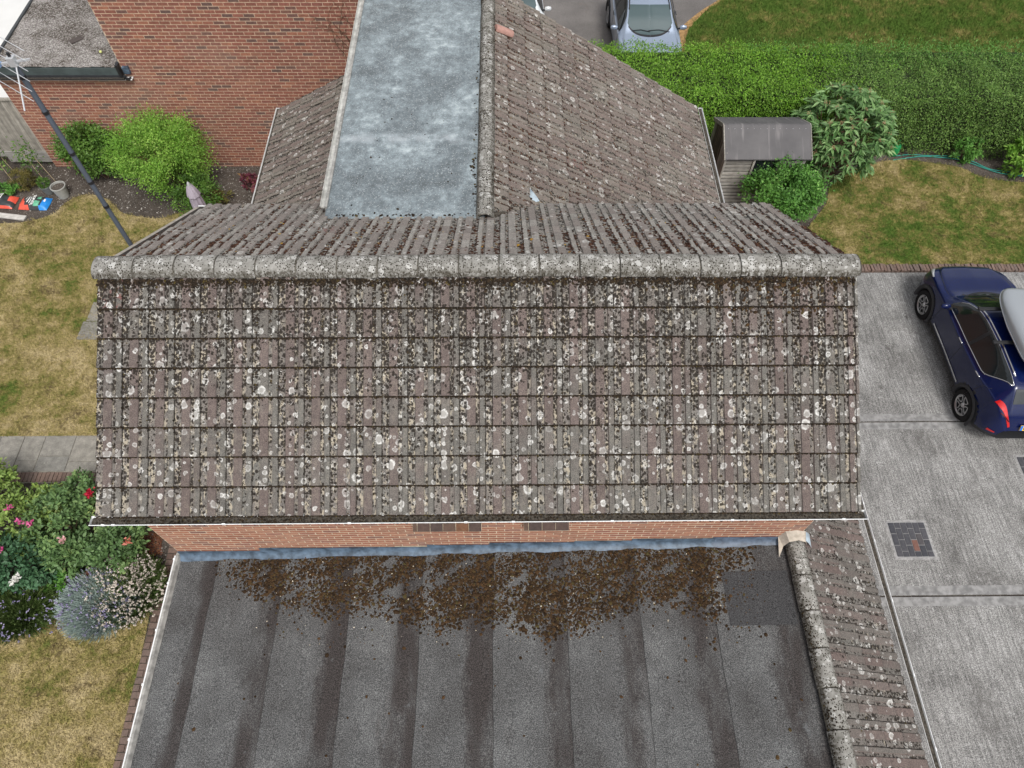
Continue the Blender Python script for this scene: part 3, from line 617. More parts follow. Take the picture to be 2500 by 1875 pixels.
# ridge and hip cappings
def cap_geo(L, half, rise, n=10, th=.016, flare=.0):
    V = []; m = MB(); prof = []
    for k in range(n+1):
        a = math.pi*(k/n); prof.append((-math.cos(a)*half, math.sin(a)**.85*rise))
    ys = [0, .012, L-.012, L]
    rows = []
    for j, x in enumerate(ys):
        sh = .985 if j in (0, 3) else 1.0
        rows.append([(x, py*sh, pz*sh) for py, pz in prof])
    rows = [[(x+.004, py*.9, pz*.86-.004) for (x, py, pz) in rows[0]]] + rows + [[(x-.004, py*.9, pz*.86-.004) for (x, py, pz) in rows[-1]]]
    nn = n+1; vs = [p for r in rows for p in r]; fs = []
    for j in range(len(rows)-1):
        for k in range(n): fs.append((j*nn+k, (j+1)*nn+k, (j+1)*nn+k+1, j*nn+k+1))
    return np_mesh('ridge_tile', np.array(vs), fs, M_RIDGE, True)
def cap_run(a, b_, num, half, rise, zdir=(0,0,1), jz=.004):
    a = np.array(a, float); b_ = np.array(b_, float); d = (b_-a); L = np.linalg.norm(d)/num; d /= np.linalg.norm(d)
    me = cap_geo(L-.011, half, rise); z = np.array(zdir, float); y = np.cross(z, d); R = np.stack([d, y, z], 1)
    for i in range(num):
        o = mobj('ridge_tile', me, house); o.matrix_world = to_m(jit(R), a+d*L*i+z*rng.normal(0, jz*.7)+y*rng.normal(0, jz))
    m = MB(); e = d*.02; vs = []
    me2 = cap_geo(np.linalg.norm(b_-a)-.03, half*.93, rise*.82); me2.materials.clear(); me2.materials.append(simple('old bedding mortar', (.13, .12, .10), .95, .1, var=.4, scale=30, bump=.5)); o = mobj('bedding_mortar', me2, house); o.matrix_world = to_m(R, a+d*.015)
cap_run((XL-.035, 0, ZR-.092), (XR+.04, 0, ZR-.092), 19, .160, .112, jz=.006)
cap_run((-.09, 1.80, ZF-.02), (-.09, 7.80, ZF-.02), 13, .132, .145)
cap_run((4.245, -2.26, 3.10), (4.245, -7.5, 3.10), 11, .134, .145)
for sgn, xx in ((-1, XL-.03), (1, XR+.035)):       # closed mortar ends of the main ridge
    m = MB(); n = 10; vs = [(xx, -math.cos(math.pi*k/n)*.155, ZR-.095+math.sin(math.pi*k/n)**.85*.105) for k in range(n+1)]; m.add(vs, [tuple(range(n+1))]); m.build('ridge_end', M_CEMENT, house)
# ------------------------------------------------------------------ walls
M_WALLB = brick_mat('plain brick wall', 'obj', BC1)
MB().bb(-4.50, 4.28, -2.10, 2.15, -.1, 4.86).build('wall', M_WALLB, house)
for xx in (-4.505, 4.285): MB().add([(xx,-2.1,4.86),(xx,2.15,4.86),(xx,0,6.30),(xx*.98,-2.1,4.86),(xx*.98,2.15,4.86),(xx*.98,0,6.30)], [(0,1,2),(5,4,3),(0,3,4,1),(1,4,5,2),(2,5,3,0)]).build('gable', M_WALLB, house)
fw = MB().bb(-4.56, 4.305, -2.1688, -2.08, -.1, 4.88).build('front_wall', M_MORTAR, house)
BP, BCo = .225, .0805
tb = MB().box((0,0,0), (BP-.011, .03, BCo-.0165)); bm = np_mesh('brick', np.array(tb.v), tb.f, M_BRICK)
def flashz(x): return 2.56+.056*(x+4.6)
cand = []
for r in range(22):
    z = 2.60+r*BCo; x = -4.56 + (0 if r % 2 else BP/2) + .004
    if r % 2 == 0: cand.append((-4.56+BP/4, z, .5))
    while x + BP < 4.31: cand.append((x+BP/2, z, 1)); x += BP
    if 4.305-x > .06: cand.append(((x+4.305)/2, z, (4.305-x)/BP))
cand = [c for c in cand if c[1] > flashz(c[0])+.10]
full = [c for c in cand if c[2] == 1 and c[1] < 3.84]; full.sort(key=lambda c: -c[1]+.0*c[0]); one = set(id(c) for c in full[:300])
rest = [c for c in cand if id(c) not in one]
for c in full[:300]:
    o = mobj('brick', bm, fw, (c[0], -2.170+.015+float(np.clip(rng.normal(0, .0006), -.001, .001)), c[1]))
R3 = np.stack([np.diag([c[2] if c[2] == 1 else c[2]*.97, 1, 1]) for c in rest])
o = scatter('bricks', tb.v, [f for f in tb.f], np.array([(c[0], -2.155, c[1]) for c in rest]), R3, M_BRICK_A, fw, rng.random(len(rest))); o['kind'] = 'stuff'
# tiled sills under the two front windows
for px0, px1, py in ((1007.6, 1176, 1296.), (1279, 1389.5, 1293.6)):
    yf = -2.275; r0 = ray(px0, py); r1 = ray(px1, py); t0 = (yf-CAM[1])/r0[1]; t1 = (yf-CAM[1])/r1[1]; a = CAM+r0*t0; b_ = CAM+r1*t1
    n = 5 if px1-px0 > 130 else 3; w = (b_[0]-a[0])/(n+.35); z0 = (a[2]+b_[2])/2
    sill = MB().add([(a[0],-2.15,z0+.035),(b_[0],-2.15,z0+.035),(b_[0],yf+.01,z0-.028),(a[0],yf+.01,z0-.028),(a[0],-2.15,z0+.10),(b_[0],-2.15,z0+.10),(b_[0],yf+.01,z0-.003),(a[0],yf+.01,z0-.003)], [(0,1,2,3),(7,6,5,4),(3,2,6,7),(0,3,7,4),(1,5,6,2)]).build('window_sill', M_MORTAR, house)
    x = a[0]
    for i in range(n+1):
        ww = w if i else w*.35
        if n == 3 and i == 0: ww = w*.35
        sl = MB(); ang = math.atan2(.103, .125)
        R = Matrix.Rotation(ang, 3, 'X'); sl.box((0,0,0), (ww-.008, .168, .024), R); sl.build('sill_tile', M_SILL, sill, (x+ww/2, -2.218, z0+.050), bevel=.004); x += ww
    wz = z0+.12; win = MB().bb(a[0]+.03, b_[0]-.03, -2.176, -2.12, wz, 4.80).build('window', M_PVC, house); MB().bb(a[0]+.09, b_[0]-.09, -2.181, -2.13, wz+.06, 4.74).build('pane', M_GLASS, win)
# front gutter
M_SILT = simple('gutter silt', (.06, .053, .044), .97, .1, var=.6, scale=40, bump=.8, bscale=60)
def gutter(a, b_, r, name, mat=M_PVC, clips=(), out=(0,-1,0), parent=house, cap=True, silt=True):
    a = Vector(a); b_ = Vector(b_); d = (b_-a).normalized(); o_ = Vector(out); n = 10; vs = []; fs = []
    for p in (a, b_):
        for rr in (r, r-.004):
            for k in range(n+1):
                t = math.pi*k/n; vs.append(p + o_*(-math.cos(t)*rr) + Vector((0,0,-1))*math.sin(t)*rr)
    m = n+1
    for k in range(n):
        fs.append((k, k+1, 2*m+k+1, 2*m+k)); fs.append((m+k+1, m+k, 3*m+k, 3*m+k+1))
    fs += [(0, 2*m, 3*m, m), (n, m+n, 3*m+n, 2*m+n)]
    mb = MB().add(vs, fs)
    if cap:
        for q in (0, 2*m): mb.add([vs[q+k] for k in range(m)], [tuple(range(m))])
    mb.tube([a+o_*(r+.001)+Vector((0,0,.002)), b_+o_*(r+.001)+Vector((0,0,.002))], .0055, 6)
    g_ = mb.build(name, mat, parent)
    if silt: hb = .45*r; sw = o_*(r*.86); dz = Vector((0,0,-hb)); MB().add([a-sw+dz+d*.01, a+sw+dz+d*.01, b_+sw+dz-d*.01, b_-sw+dz-d*.01], [(0,1,2,3)]).build('gutter_silt', M_SILT, g_)
    L = (b_-a).length
    for t in clips:
        p = a + d*t; MB().box(p+o_*(r*.98)+Vector((0,0,-.002)), (abs(d.x)*.022+.016, abs(d.y)*.022+.016, .024)).build('bracket', mat, g_)
    return g_
gut = gutter((XL-.075, -2.545, 4.900), (XR+.075, -2.545, 4.922), .057, 'gutter', clips=(.16, .28, 1.55, 3.0, 4.35, 4.9, 6.05, 7.45, 8.75))
MB().bb(-4.55, 4.30, -2.49, -2.472, 4.78, 4.90).build('fascia_board', M_PVC, house); MB().bb(-4.55, 4.30, -2.47, -2.10, 4.775, 4.79).build('soffit', M_PVC, house)
gutter((XR+.02, 2.585, 4.835), (XL-.02, 2.585, 4.835), .056, 'gutter', out=(0,1,0)); MB().bb(-4.55, 4.30, 2.50, 2.52, 4.74, 4.87).build('fascia_board', M_PVC, house)
# ------------------------------------------------------------------ rear block
MB().bb(-2.36, -.09, 2.15, 7.5, -.1, 5.28).build('wall', M_WALLB, house)
MB().add([(-.09,7.7,0),(4.3,7.7,0),(4.3,7.7,2.72),(-.09,7.7,5.25),(-.09,2.15,0),(4.3,2.15,0),(4.3,2.15,2.72),(-.09,2.15,5.25)], [(0,1,2,3),(7,6,5,4),(1,5,6,2),(2,6,7,3)]).build('wall', M_WALLB, house)
MB().add([(-4.62,7.9,0),(-2.36,7.9,0),(-2.36,7.9,3.80),(-4.62,7.9,2.62),(-4.62,2.2,0),(-2.36,2.2,0),(-2.36,2.2,3.80),(-4.62,2.2,2.62)], [(1,0,3,2),(4,5,6,7),(0,4,7,3),(3,7,6,2)]).build('wall', M_WALLB, house)
# flat sheet roof, gently uneven
nx, ny = 24, 60; xs_ = np.linspace(-2.405, -.10, nx); ys_ = np.linspace(1.72, 7.52, ny); X, Y = np.meshgrid(xs_, ys_, indexing='ij')
Z = ZF + .006*np.sin(X*2.1+.5)*np.sin(Y*1.3) + .004*np.sin(Y*4.1+X) + .010*np.exp(-((Y-3.42)/.05)**2) - .02*np.clip((-2.33-X)/.07, 0, 1)**2
I = np.arange(nx*ny).reshape(nx, ny); Fq = np.stack([I[:-1,:-1], I[1:,:-1], I[1:,1:], I[:-1,1:]], -1).reshape(-1, 4)
fr = mobj('flat_sheet_roof', np_mesh('flat_sheet_roof', np.stack([X, Y, Z], -1).reshape(-1, 3), Fq, M_GRP, True), house)
MB().bb(-2.425, -2.39, 2.05, 7.55, ZF-.10, ZF+.012).build('edge_trim', M_TRIM, fr)
gutter((-2.475, 7.6, ZF-.035), (-2.475, 2.12, ZF-.045), .034, 'gutter', simple('dull white gutter', (.42, .42, .40), .6, .3, var=.25, scale=9), silt=False, clips=(1.0, 2.2, 3.4, 4.4, 5.1), out=(-1,0,0))
MB().bb(-2.42, -.2, 7.50, 7.56, ZF-.1, ZF+.03).build('end_trim', simple('pale grp edge', (.45, .49, .51), .6), fr)
gutter((4.575, 1.9, 2.655), (4.575, 7.96, 2.665), .044, 'gutter', clips=(1.,2.2,3.4,4.6), out=(1,0,0)); gutter((-4.815, 8.0, 2.64), (-4.815, 2.3, 2.64), .042, 'gutter', M_PVC, clips=(1.,2.2,3.4), out=(-1,0,0))
# clay vent tile lying on the rear slope
vt = MB(); L, w, hgt = .36, .075, .075; n = 8
vs = []
for yy, s_ in ((0, .92), (.02, 1.), (L-.02, 1.), (L, .9)):
    for k in range(n+1): t = math.pi*k/n; vs.append((yy, -math.cos(t)*w*s_, math.sin(t)**.6*hgt*s_))
fs = [(j*(n+1)+k, (j+1)*(n+1)+k, (j+1)*(n+1)+k+1, j*(n+1)+k+1) for j in range(3) for k in range(n)] + [tuple(range(n+1))[::-1], tuple(3*(n+1)+k for k in range(n+1))]
o = vt.add(vs, fs).build('clay_vent_tile', M_CLAY, house, smooth=True, sharp=40); pr = None
rr = ray(1209, 71); 
def on_slope(u, v, sl, h=0.0):
    r_ = ray(u, v); p0 = sl.o + sl.en*h; t = sl.en @ (p0-CAM) / (sl.en @ r_); return CAM + r_*t
p0, p1 = on_slope(1209, 70, REARR, .0), on_slope(1247, 85, REARR, .0); dx = (p1-p0); dx /= np.linalg.norm(dx); zz = REARR.en; yy_ = np.cross(zz, dx)
o.matrix_world = to_m(np.stack([dx, yy_, zz], 1), p0+zz*.005)
# valley at the foot of the rear slope: mortar line and a scrap of lead
va, vb = on_slope(1207, 527, BACK, .0), on_slope(1292, 496, BACK, .0)
MB().bar(va+np.array([0,0,.01]), vb+np.array([0,0,.01]), .07, .03).build('valley_mortar', simple('dirty valley mortar', (.075, .065, .052), .95, var=.5, scale=30, bump=.8), house)
m = MB(); c0 = on_slope(1298, 492, BACK, .02); pts = [(-.10,-.06,.0),(-.02,-.10,.02),(.12,-.03,.01),(.08,.03,.04),(.02,.10,.08),(-.03,.17,.09),(-.06,.06,.05)]
m.add([(c0[0]+p[0], c0[1]+p[1], c0[2]+p[2]+.03) for p in pts]+[(c0[0]+.01, c0[1]+.01, c0[2]+.075)], [(i, (i+1) % 7, 7) for i in range(7)]).build('lead_saddle', M_LEADL, house)
# ------------------------------------------------------------------ flat roofed wing in front
MB().add([(x_, y_, z_) for y_ in (-7.3, -2.1) for x_, z_ in ((-4.50, -.1), (4.12, -.1), (4.12, flashz(4.12)-.03), (-4.50, flashz(-4.5)-.03))], [(0,1,2,3),(7,6,5,4),(0,3,7,4),(1,5,6,2),(3,2,6,7)]).build('wall', M_WALLB, house)
MB().add([(x_, y_, z_) for y_ in (-7.3, 2.0) for x_, z_ in ((4.0, -.1), (5.50, -.1), (5.50, 2.46), (4.2, 3.0), (4.0, 2.9))], [(4,3,2,1,0),(5,6,7,8,9),(1,2,7,6),(2,3,8,7),(0,5,9,4)]).build('wall', M_WALLB, house)
felt = MB().add([(-4.57,-7.4,flashz(-4.57)-.012),(4.14,-7.4,flashz(4.14)-.012),(4.14,-2.12,flashz(4.14)-.012),(-4.57,-2.12,flashz(-4.57)-.012)], [(0,1,2,3)]).build('felt_flat_roof', M_FELT, house)
lx = gp(1232*K, 1500*K, flashz(.6))[0]; laps = [lx+k*1.0 for k in range(-6, 4)]; laps = [-4.56]+[q for q in laps if -4.3 < q < 4.0]+[4.14]
for i in range(len(laps)-1):
    x0, x1 = laps[i], laps[i+1]+.05 if i < len(laps)-2 else laps[i+1]
    ny = 28; ys_ = np.linspace(-7.4, -2.11, ny); V = []; uv = []
    for yv in ys_:
        wob = .006*math.sin(yv*3.1+i*2)+.004*math.sin(yv*9+i)
        for (xx, dz) in ((x0+wob, .0035), (x0+.06+wob, .006), ((x0+x1)/2, .001+.002*math.sin(yv*2.2+i)), (x1, -.0035)): V.append((xx, yv, flashz(xx)+dz))
    us = [0, .06, .5, 1.]
    F = []; UV = []
    for j in range(ny-1):
        for k in range(3):
            F.append((j*4+k, j*4+k+1, (j+1)*4+k+1, (j+1)*4+k)); UV += [(us[k], j/ny), (us[k+1], j/ny), (us[k+1], (j+1)/ny), (us[k], (j+1)/ny)]
    mobj('felt_strip', np_mesh('felt_strip', np.array(V), np.array(F), M_FELT, uv=np.array(UV)), felt)
# a short dark patch piece near the wall, upper right
x0, x1, y0, y1 = 3.18, 4.08, -3.35, -2.62; MB().add([(x0,y0,flashz(x0)+.010),(x1,y0,flashz(x1)+.010),(x1,y1,flashz(x1)+.010),(x0,y1,flashz(x0)+.010)], [(0,1,2,3)]).build('felt_patch', simple('newer dark felt', (.047, .047, .049), .85, .2, var=.75, scale=85), felt)
# left edge: white trim over a felt roll, with a thin gutter
MB().add([(xx, yy, flashz(-4.6)+zz) for yy in (-7.5, -2.16) for xx, zz in ((-4.622,-.08),(-4.617,.075),(-4.585,.068),(-4.555,.0))], [(0,1,5,4),(1,2,6,5),(2,3,7,6),(0,3,2,1),(4,5,6,7)]).build('edge_trim', M_TRIM, felt)
MB().tube([(-4.632, -7.5, flashz(-4.6)+.05), (-4.632, -2.2, flashz(-4.6)+.06)], .012, 8).build('drip_rail', M_PVC, felt)
gl = [(-4.632, y_, flashz(-4.6)+.062) for y_ in (-2.25, -2.6, -3.25, -3.95, -4.6)]
for q in gl: MB().box(q, (.03, .03, .03)).build('clip', M_PVC, felt)
gutter((5.70, -7.5, 2.475), (5.70, 1.2, 2.475), .040, 'gutter', clips=(2.7, 3.6, 4.6, 5.5, 6.1), out=(1,0,0))
# stepped lead flashing
steps = [(436, 640), (636, 1048), (1042, 1200), (1195, 1420), (1403, 1550), (1545, 1752), (1745, 1915)]
for i, (pa, pb) in enumerate(steps):
    xa = gp(pa, 1330, flashz(0))[0] if False else None
    def wx(px): r_ = ray(px, 1352-(px-436)*.0325); t = (-2.185-CAM[1])/r_[1]; return (CAM+r_*t)[0]
    xa, xb = wx(pa), wx(pb); ztop = flashz((xa+xb)/2)+.155+.02*((i % 2)-.5); n = 10; V = []; F = []
    for k in range(n+1):
        x_ = xa+(xb-xa)*k/n; wob = .005*math.sin(k*1.9+i*3)+.008*math.sin(k*.7+i); zr = flashz(x_)
        V += [(x_, -2.176-.003*(i % 2), ztop+.004*math.sin(k+i)), (x_, -2.185-.003*(i % 2), zr+.07), (x_, -2.215-abs(wob), zr+.030), (x_, -2.265-wob*1.5, zr+.013)]
    for k in range(n):
        for j in range(3): F.append((k*4+j, k*4+j+1, (k+1)*4+j+1, (k+1)*4+j))
    mobj('lead_flashing', np_mesh('lead_flashing', np.array(V), F, M_LEAD if i not in (6,) else simple('dark lead', (.075, .10, .14), .5, .4, var=.3), True), house)
m = MB(); m.add([(4.06,-2.168,3.36),(4.20,-2.168,3.41),(4.34,-2.168,3.36),(4.40,-2.168,3.20),(4.02,-2.168,3.16),(4.08,-2.30,3.12),(4.13,-2.28,3.24),(4.25,-2.27,3.275),(4.36,-2.28,3.23),(4.40,-2.30,3.14),(4.01,-2.44,3.06)], [(0,6,7,1),(1,7,8,2),(2,8,9,3),(4,5,6,0),(4,10,5)]).build('cement_flaunching', simple('pale flaunching', (.42, .37, .31), .95, .1, var=.15, bump=.4), house)
m = MB(); m.add([(4.34,-2.175,3.36),(4.42,-2.175,3.27),(4.46,-2.175,3.16),(4.36,-2.27,3.25),(4.43,-2.30,3.19),(4.47,-2.33,3.12)], [(0,3,4,1),(1,4,5,2)]).build('lead_flashing', M_LEADL, house)

# ------------------------------------------------------------------ moss (uncountable)
def wob2(x, y, s, seed):
    r_ = np.random.default_rng(seed); v = np.zeros_like(x)
    for k in range(7):
        a = r_.uniform(0, 2*np.pi); f = s*r_.uniform(.6, 2.2); v += np.sin((x*np.cos(a)+y*np.sin(a))*f+r_.uniform(0, 6.28))/ (1+k*.25)
    return v/3.2
def blobs(name, P, size, mat, label, nrm=None, flat=.55, parent=None):
    n = len(P); R = frames(np.tile(nrm if nrm is not None else (0,0,1), (n,1)) + rng.normal(0, .12, (n,3)))
    sc = np.stack([size*rng.uniform(.75, 1.3, n), size*rng.uniform(.75, 1.3, n), size*flat*rng.uniform(.6, 1.4, n)], 1)
    o = scatter(name, BLOB_V, BLOB_F, P, R*sc[:, None, :], mat, parent, rng.random(n), smooth=False); tag(o, label, kind='stuff'); return o
# on the felt roof below the wall
n = 78000; x = rng.uniform(-4.1, 4.0, n); y = rng.uniform(-3.75, -2.24, n)
pl, pr_ = -4.1, 3.8
edge = -2.98 - .42*np.clip((x+2.9)/2.2, -.6, 1) - .10*np.sin(x*2.2+1) - .22*wob2(x, y*0, 3.0, 3) + .25*np.clip((x-2.6)/1.0, 0, 1.2)
dens = np.clip((y-edge)/.30, 0, 1)*np.clip((x-pl)/.9, 0, 1)*np.clip((pr_-x)/.8, 0, 1)
dens = dens*np.clip(.80 + .75*wob2(x, y, 6.5, 5) + .7*wob2(x, y, 17, 9), .02, 1)
k = rng.random(n) < dens*.50; k |= (rng.random(n) < .004*(y > -3.75)*(x > -3.4)*(x < 3.3)*(y > edge-.35))
x, y = x[k], y[k]; P = np.stack([x, y, flashz(x)+.004], 1); sz = rng.uniform(.006, .020, len(x))*(1+.5*(rng.random(len(x)) < .12))
blobs('flat_roof_moss', P, sz, M_MOSS, 'brown cushions of moss scattered over the felt roof below the wall')
n = 120; x = rng.uniform(-3.4, 3.4, n); y = rng.uniform(-3.5, -2.3, n); blobs('moss_debris', np.stack([x, y, flashz(x)+.014], 1), rng.uniform(.004, .010, n), M_CHIP, 'pale twigs and chips lying in the moss', flat=.3)
n = 38; x = rng.uniform(-4.3, 4.0, n); y = rng.uniform(-5.2, -3.4, n); blobs('stray_moss', np.stack([x, y, flashz(x)+.004], 1), rng.uniform(.012, .026, n), M_MOSS, 'stray moss lumps lower on the felt roof')
# on the front slope: channels, laps and joints, thicker near the ridge
def slope_moss(name, sl, nc, rows, d0, gauge, n, fn, mat, label, smin, smax, flat=.5, wtile=.3):
    c = rng.integers(0, nc, n); r_ = rng.integers(0, rows, n); mode = rng.random(n); uu = np.where(mode < .45, rng.uniform(.02, .25, n), np.where(mode < .75, rng.uniform(.645, .755, n), np.where(mode < .93, rng.normal(0.0, .010, n) % 1.0, rng.uniform(0, 1, n))))
    vv = np.clip(rng.random(n)**1.25, .0, .97); h = np.where((uu < .27) | ((uu > .63) & (uu < .77)), -.018, -.001)
    a = (c+uu)*wtile; d = d0+(r_+vv)*gauge
    keep = rng.random(n) < fn(a, d, vv); a, d, h, vv = a[keep], d[keep], h[keep], vv[keep]
    P = sl.P(a, d, h + (-.013+.025*vv)); s_ = rng.uniform(smin, smax, len(a)); return blobs(name, P, s_, mat, label, sl.en, flat)
def lapshademoss(sl, nc, ks, d0, gauge, n, size):
    a = rng.uniform(0.01, nc*.3, n); k_ = rng.integers(0, ks, n); d = d0 + k_*gauge + np.abs(rng.normal(.006, .006, n)); return sl.P(a, d, np.full(n, -.010)), rng.uniform(size[0], size[1], n)
f1 = lambda a, d, v: np.clip(.95 - .27*d + .35*wob2(a, d, 5, 11), .05, 1)*np.clip(1.15-.75*v, .2, 1)
slope_moss('ridge_side_moss', FRONT, 29, 8, S0-G, G, 15000, f1, M_MOSSD, 'near black moss in the channels and joints of the front roof tiles', .004, .0125)
P, s_ = lapshademoss(FRONT, 29.5, 8, S0, G, 15000, (.0055, .0125)); blobs('lap_shade_moss', P, s_, M_MOSSD, 'dark moss and painted-in shade filling the laps between tile courses', FRONT.en)  # moss lines that also paint the shade under each course
n = 2600; a = rng.uniform(0, 8.85, n); d = .20+np.abs(rng.normal(0, .05, n)); blobs('under_ridge_moss', FRONT.P(a, d, np.full(n, -.006)), rng.uniform(.006, .017, n), M_MOSSD, 'dark moss along the lower edge of the ridge tiles', FRONT.en)
n = 420; a = rng.uniform(7.1, 8.7, n); d = .2+np.abs(rng.normal(0, .28, n)); blobs('olive_moss', FRONT.P(a, d, np.full(n, -.006)), rng.uniform(.008, .02, n), M_MOSS, 'olive brown moss below the right end of the ridge', FRONT.en)
f2 = lambda a, d, v: np.clip(1.0-.40*d + .5*wob2(a, d, 4, 21), .06, 1)*(.45+.55*np.clip(np.abs(a-4.4)/3.6, 0, 1)**1.5)
slope_moss('back_slope_moss', BACK, 29, 8, S0-G, G+.008, 24000, f2, M_MOSSR, 'red brown moss packed in the channels of the back slope', .010, .026, .6)
n = 90; a = rng.uniform(1, 8, n); d = rng.uniform(.4, 2.4, n); blobs('orange_lichen', BACK.P(a, d, np.full(n, -.008)), rng.uniform(.012, .028, n), M_LICH, 'orange lichen spots on the back slope', BACK.en, .15)
f3 = lambda a, d, v: np.clip(.9 - .14*d + .6*wob2(a, d, 4, 31), .05, 1)
slope_moss('rear_slope_moss', REARR, 19, 14, .06, G+.0375, 20000, f3, M_MOSSR, 'dark moss along the ribs of the rear right slope', .008, .021, .55)
slope_moss('lean_to_shade_moss', LEAN, 18, 8, 0, G, 6500, lambda a, d, v: np.clip(.5+.6*wob2(a, d, 4, 41), .03, 1), M_MOSSD, 'dark moss specks painting shade onto the left lean-to tiles', .007, .018)  # moss kept dark so its colour carries the lean-to's shade
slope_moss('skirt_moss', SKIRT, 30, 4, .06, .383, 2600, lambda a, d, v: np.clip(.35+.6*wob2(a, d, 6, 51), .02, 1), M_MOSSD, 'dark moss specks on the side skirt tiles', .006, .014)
def capmoss(y0, y1, xc, half, z, rise, n, fn):
    y = rng.uniform(y0, y1, n); t = rng.uniform(.06, .94, n)*np.pi; k = rng.random(n) < fn(y, t); y, t = y[k], t[k]
    P = np.stack([xc-np.cos(t)*half, y, z+np.sin(t)**.85*rise-.003], 1); N = np.stack([-np.cos(t), 0*t, np.sin(t)], 1)
    sc = rng.uniform(.005, .013, len(y)); R = frames(N); s3 = np.stack([sc, sc, sc*.5], 1); return P, R*s3[:, None, :]
P, R = capmoss(1.85, 7.7, -.09, .132, ZF-.02, .145, 2600, lambda y, t: np.clip(.65+.5*np.sin(y*7)*np.cos(t), .2, 1)); o = scatter('hip_moss', BLOB_V, BLOB_F, P, R, M_MOSSD, None, rng.random(len(P))); tag(o, 'dark moss tufts on the rear ridge tiles', kind='stuff')
P, R = capmoss(-7.4, -2.5, 4.245, .134, 3.10, .145, 2600, lambda y, t: np.clip(.8-.35*t+.5*np.sin(y*5), .02, 1)); o = scatter('skirt_ridge_moss', BLOB_V, BLOB_F, P, R, M_MOSSD, None, rng.random(len(P))); tag(o, 'dark moss on the inner side of the skirt ridge tiles', kind='stuff')
# debris on the sheet roof, and the full gutter
n = 260; y = rng.uniform(1.8, 6.5, n); x = -.235-np.abs(rng.normal(0, .02, n)); k = rng.random(n) < .22+.75*np.exp(-((y-2.9)/.35)**2); x, y = x[k]-.10*np.exp(-((y[k]-2.95)/.18)**2)*rng.random(k.sum()), y[k]; P1 = np.stack([x, y, np.full(len(x), ZF+.003)], 1)
n = 46; P2 = np.stack([rng.uniform(-2.3, -.3, n), 1.88+np.abs(rng.normal(0, .02, n)), np.full(n, ZF+.004)], 1); n = 22; P3 = np.stack([rng.uniform(-2.2, -.4, n), rng.uniform(2.0, 4.6, n), np.full(n, ZF+.004)], 1)
P = np.concatenate([P1, P2, P3]); blobs('sheet_roof_debris', P, rng.uniform(.008, .022, len(P)), M_MOSSD, 'dark moss lumps fallen on the grey sheet roof')
n = 5200; x = rng.uniform(XL-.03, XR+.03, n); k = rng.random(n) < np.clip(.72+.45*wob2(x, x*0, 9, 71)+.25*np.clip(x+3.6, -1, .3), .05, 1); x = x[k]; n = len(x); y = rng.uniform(-2.592, -2.53, n); P = np.stack([x, y, 4.868+.002*x+rng.uniform(0, .018, n)], 1)
blobs('gutter_moss', P, rng.uniform(.007, .015, n), M_MOSSD, 'black moss and silt filling the front gutter')
# ------------------------------------------------------------------ neighbour's house
NY = 9.18
nb = thing('neighbour_house', 'red brick neighbouring house with a chippings flat roof on its low wing', 'house', (0,0,0))
nw = MB().bb(-8.53, -1.9, NY+.0022, NY+6, -.1, 7.2).build('tall_wall', M_NMORTAR, nb)
lw = MB().bb(-11.53, -8.535, NY+.0027, NY+6, -.1, 2.62).build('low_wall', M_NMORTAR, nb)
nbp, nbc = .2325, .0815; tb2 = MB().box((0,0,0), (nbp-.012, .03, nbc-.0155)); nbm = np_mesh('brick', np.array(tb2.v), tb2.f, M_NBRICK)
cand = []
for r in range(86):
    z = -.02+r*nbc; x = -11.53 - (0 if r % 2 else nbp/2)
    while x < -2.0:
        a0, a1 = x, x+nbp; x += nbp; lim = -11.53 if z < 2.55 else -8.53
        a0 = max(a0, lim)
        if a1-a0 < .03 or z > 5.2: continue
        cand.append(((a0+a1)/2, z, round((a1-a0)/nbp, 3)))
vis = [c for c in cand if c[2] == 1 and c[1] > 2.5 and c[1] < 4.42 and c[0] < -2.85]; vis.sort(key=lambda c: -c[1]); sel = set(vis[:300])
for c in vis[:300]: mobj('brick', nbm, nw, (c[0], NY+.015+float(np.clip(rng.normal(0, .0007), -.0012, .0012)), c[1]))
rest = [c for c in cand if c not in sel]; o = scatter('bricks', tb2.v, tb2.f, np.array([(c[0], NY+.015+float(np.clip(rng.normal(0, .0007), -.0012, .0012)), c[1]) for c in rest]), np.array([np.diag([c[2] if c[2] == 1 else c[2]-.02, 1, 1]) for c in rest]), M_NBRICK_A, nw, rng.random(len(rest))); o['kind'] = 'stuff'
fl = MB().bb(-11.42, -8.56, NY-.09, NY+6, 2.66, 2.868).build('low_flat_roof', M_FASCIA, nb)
nx, ny = 40, 60; X, Y = np.meshgrid(np.linspace(-11.40, -8.54, nx), np.linspace(NY-.07, NY+6, ny), indexing='ij'); Z = 2.892+.006*np.sin(X*9+Y*5)+.004*rng.normal(0, 1, X.shape); I = np.arange(nx*ny).reshape(nx, ny)
mobj('chippings', np_mesh('chippings', np.stack([X,Y,Z], -1).reshape(-1,3), np.stack([I[:-1,:-1],I[1:,:-1],I[1:,1:],I[:-1,1:]], -1).reshape(-1,4), M_CHIPS), fl)
MB().bb(-11.46, -11.40, NY-.1, NY+6, 2.70, 2.93).build('roof_kerb', simple('dark kerb felt', (.06, .065, .07), .8), fl)
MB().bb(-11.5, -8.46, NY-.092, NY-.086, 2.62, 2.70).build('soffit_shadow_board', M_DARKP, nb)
gutter((-11.5, NY-.13, 2.665), (-8.50, NY-.13, 2.665), .05, 'gutter', M_BLACKP, clips=(.6, 1.6, 2.1, 2.9), parent=nb)
MB().bb(-11.5, -8.36, NY-.115, NY+.002, 2.585, 2.605).build('soffit', M_PVC, nb)
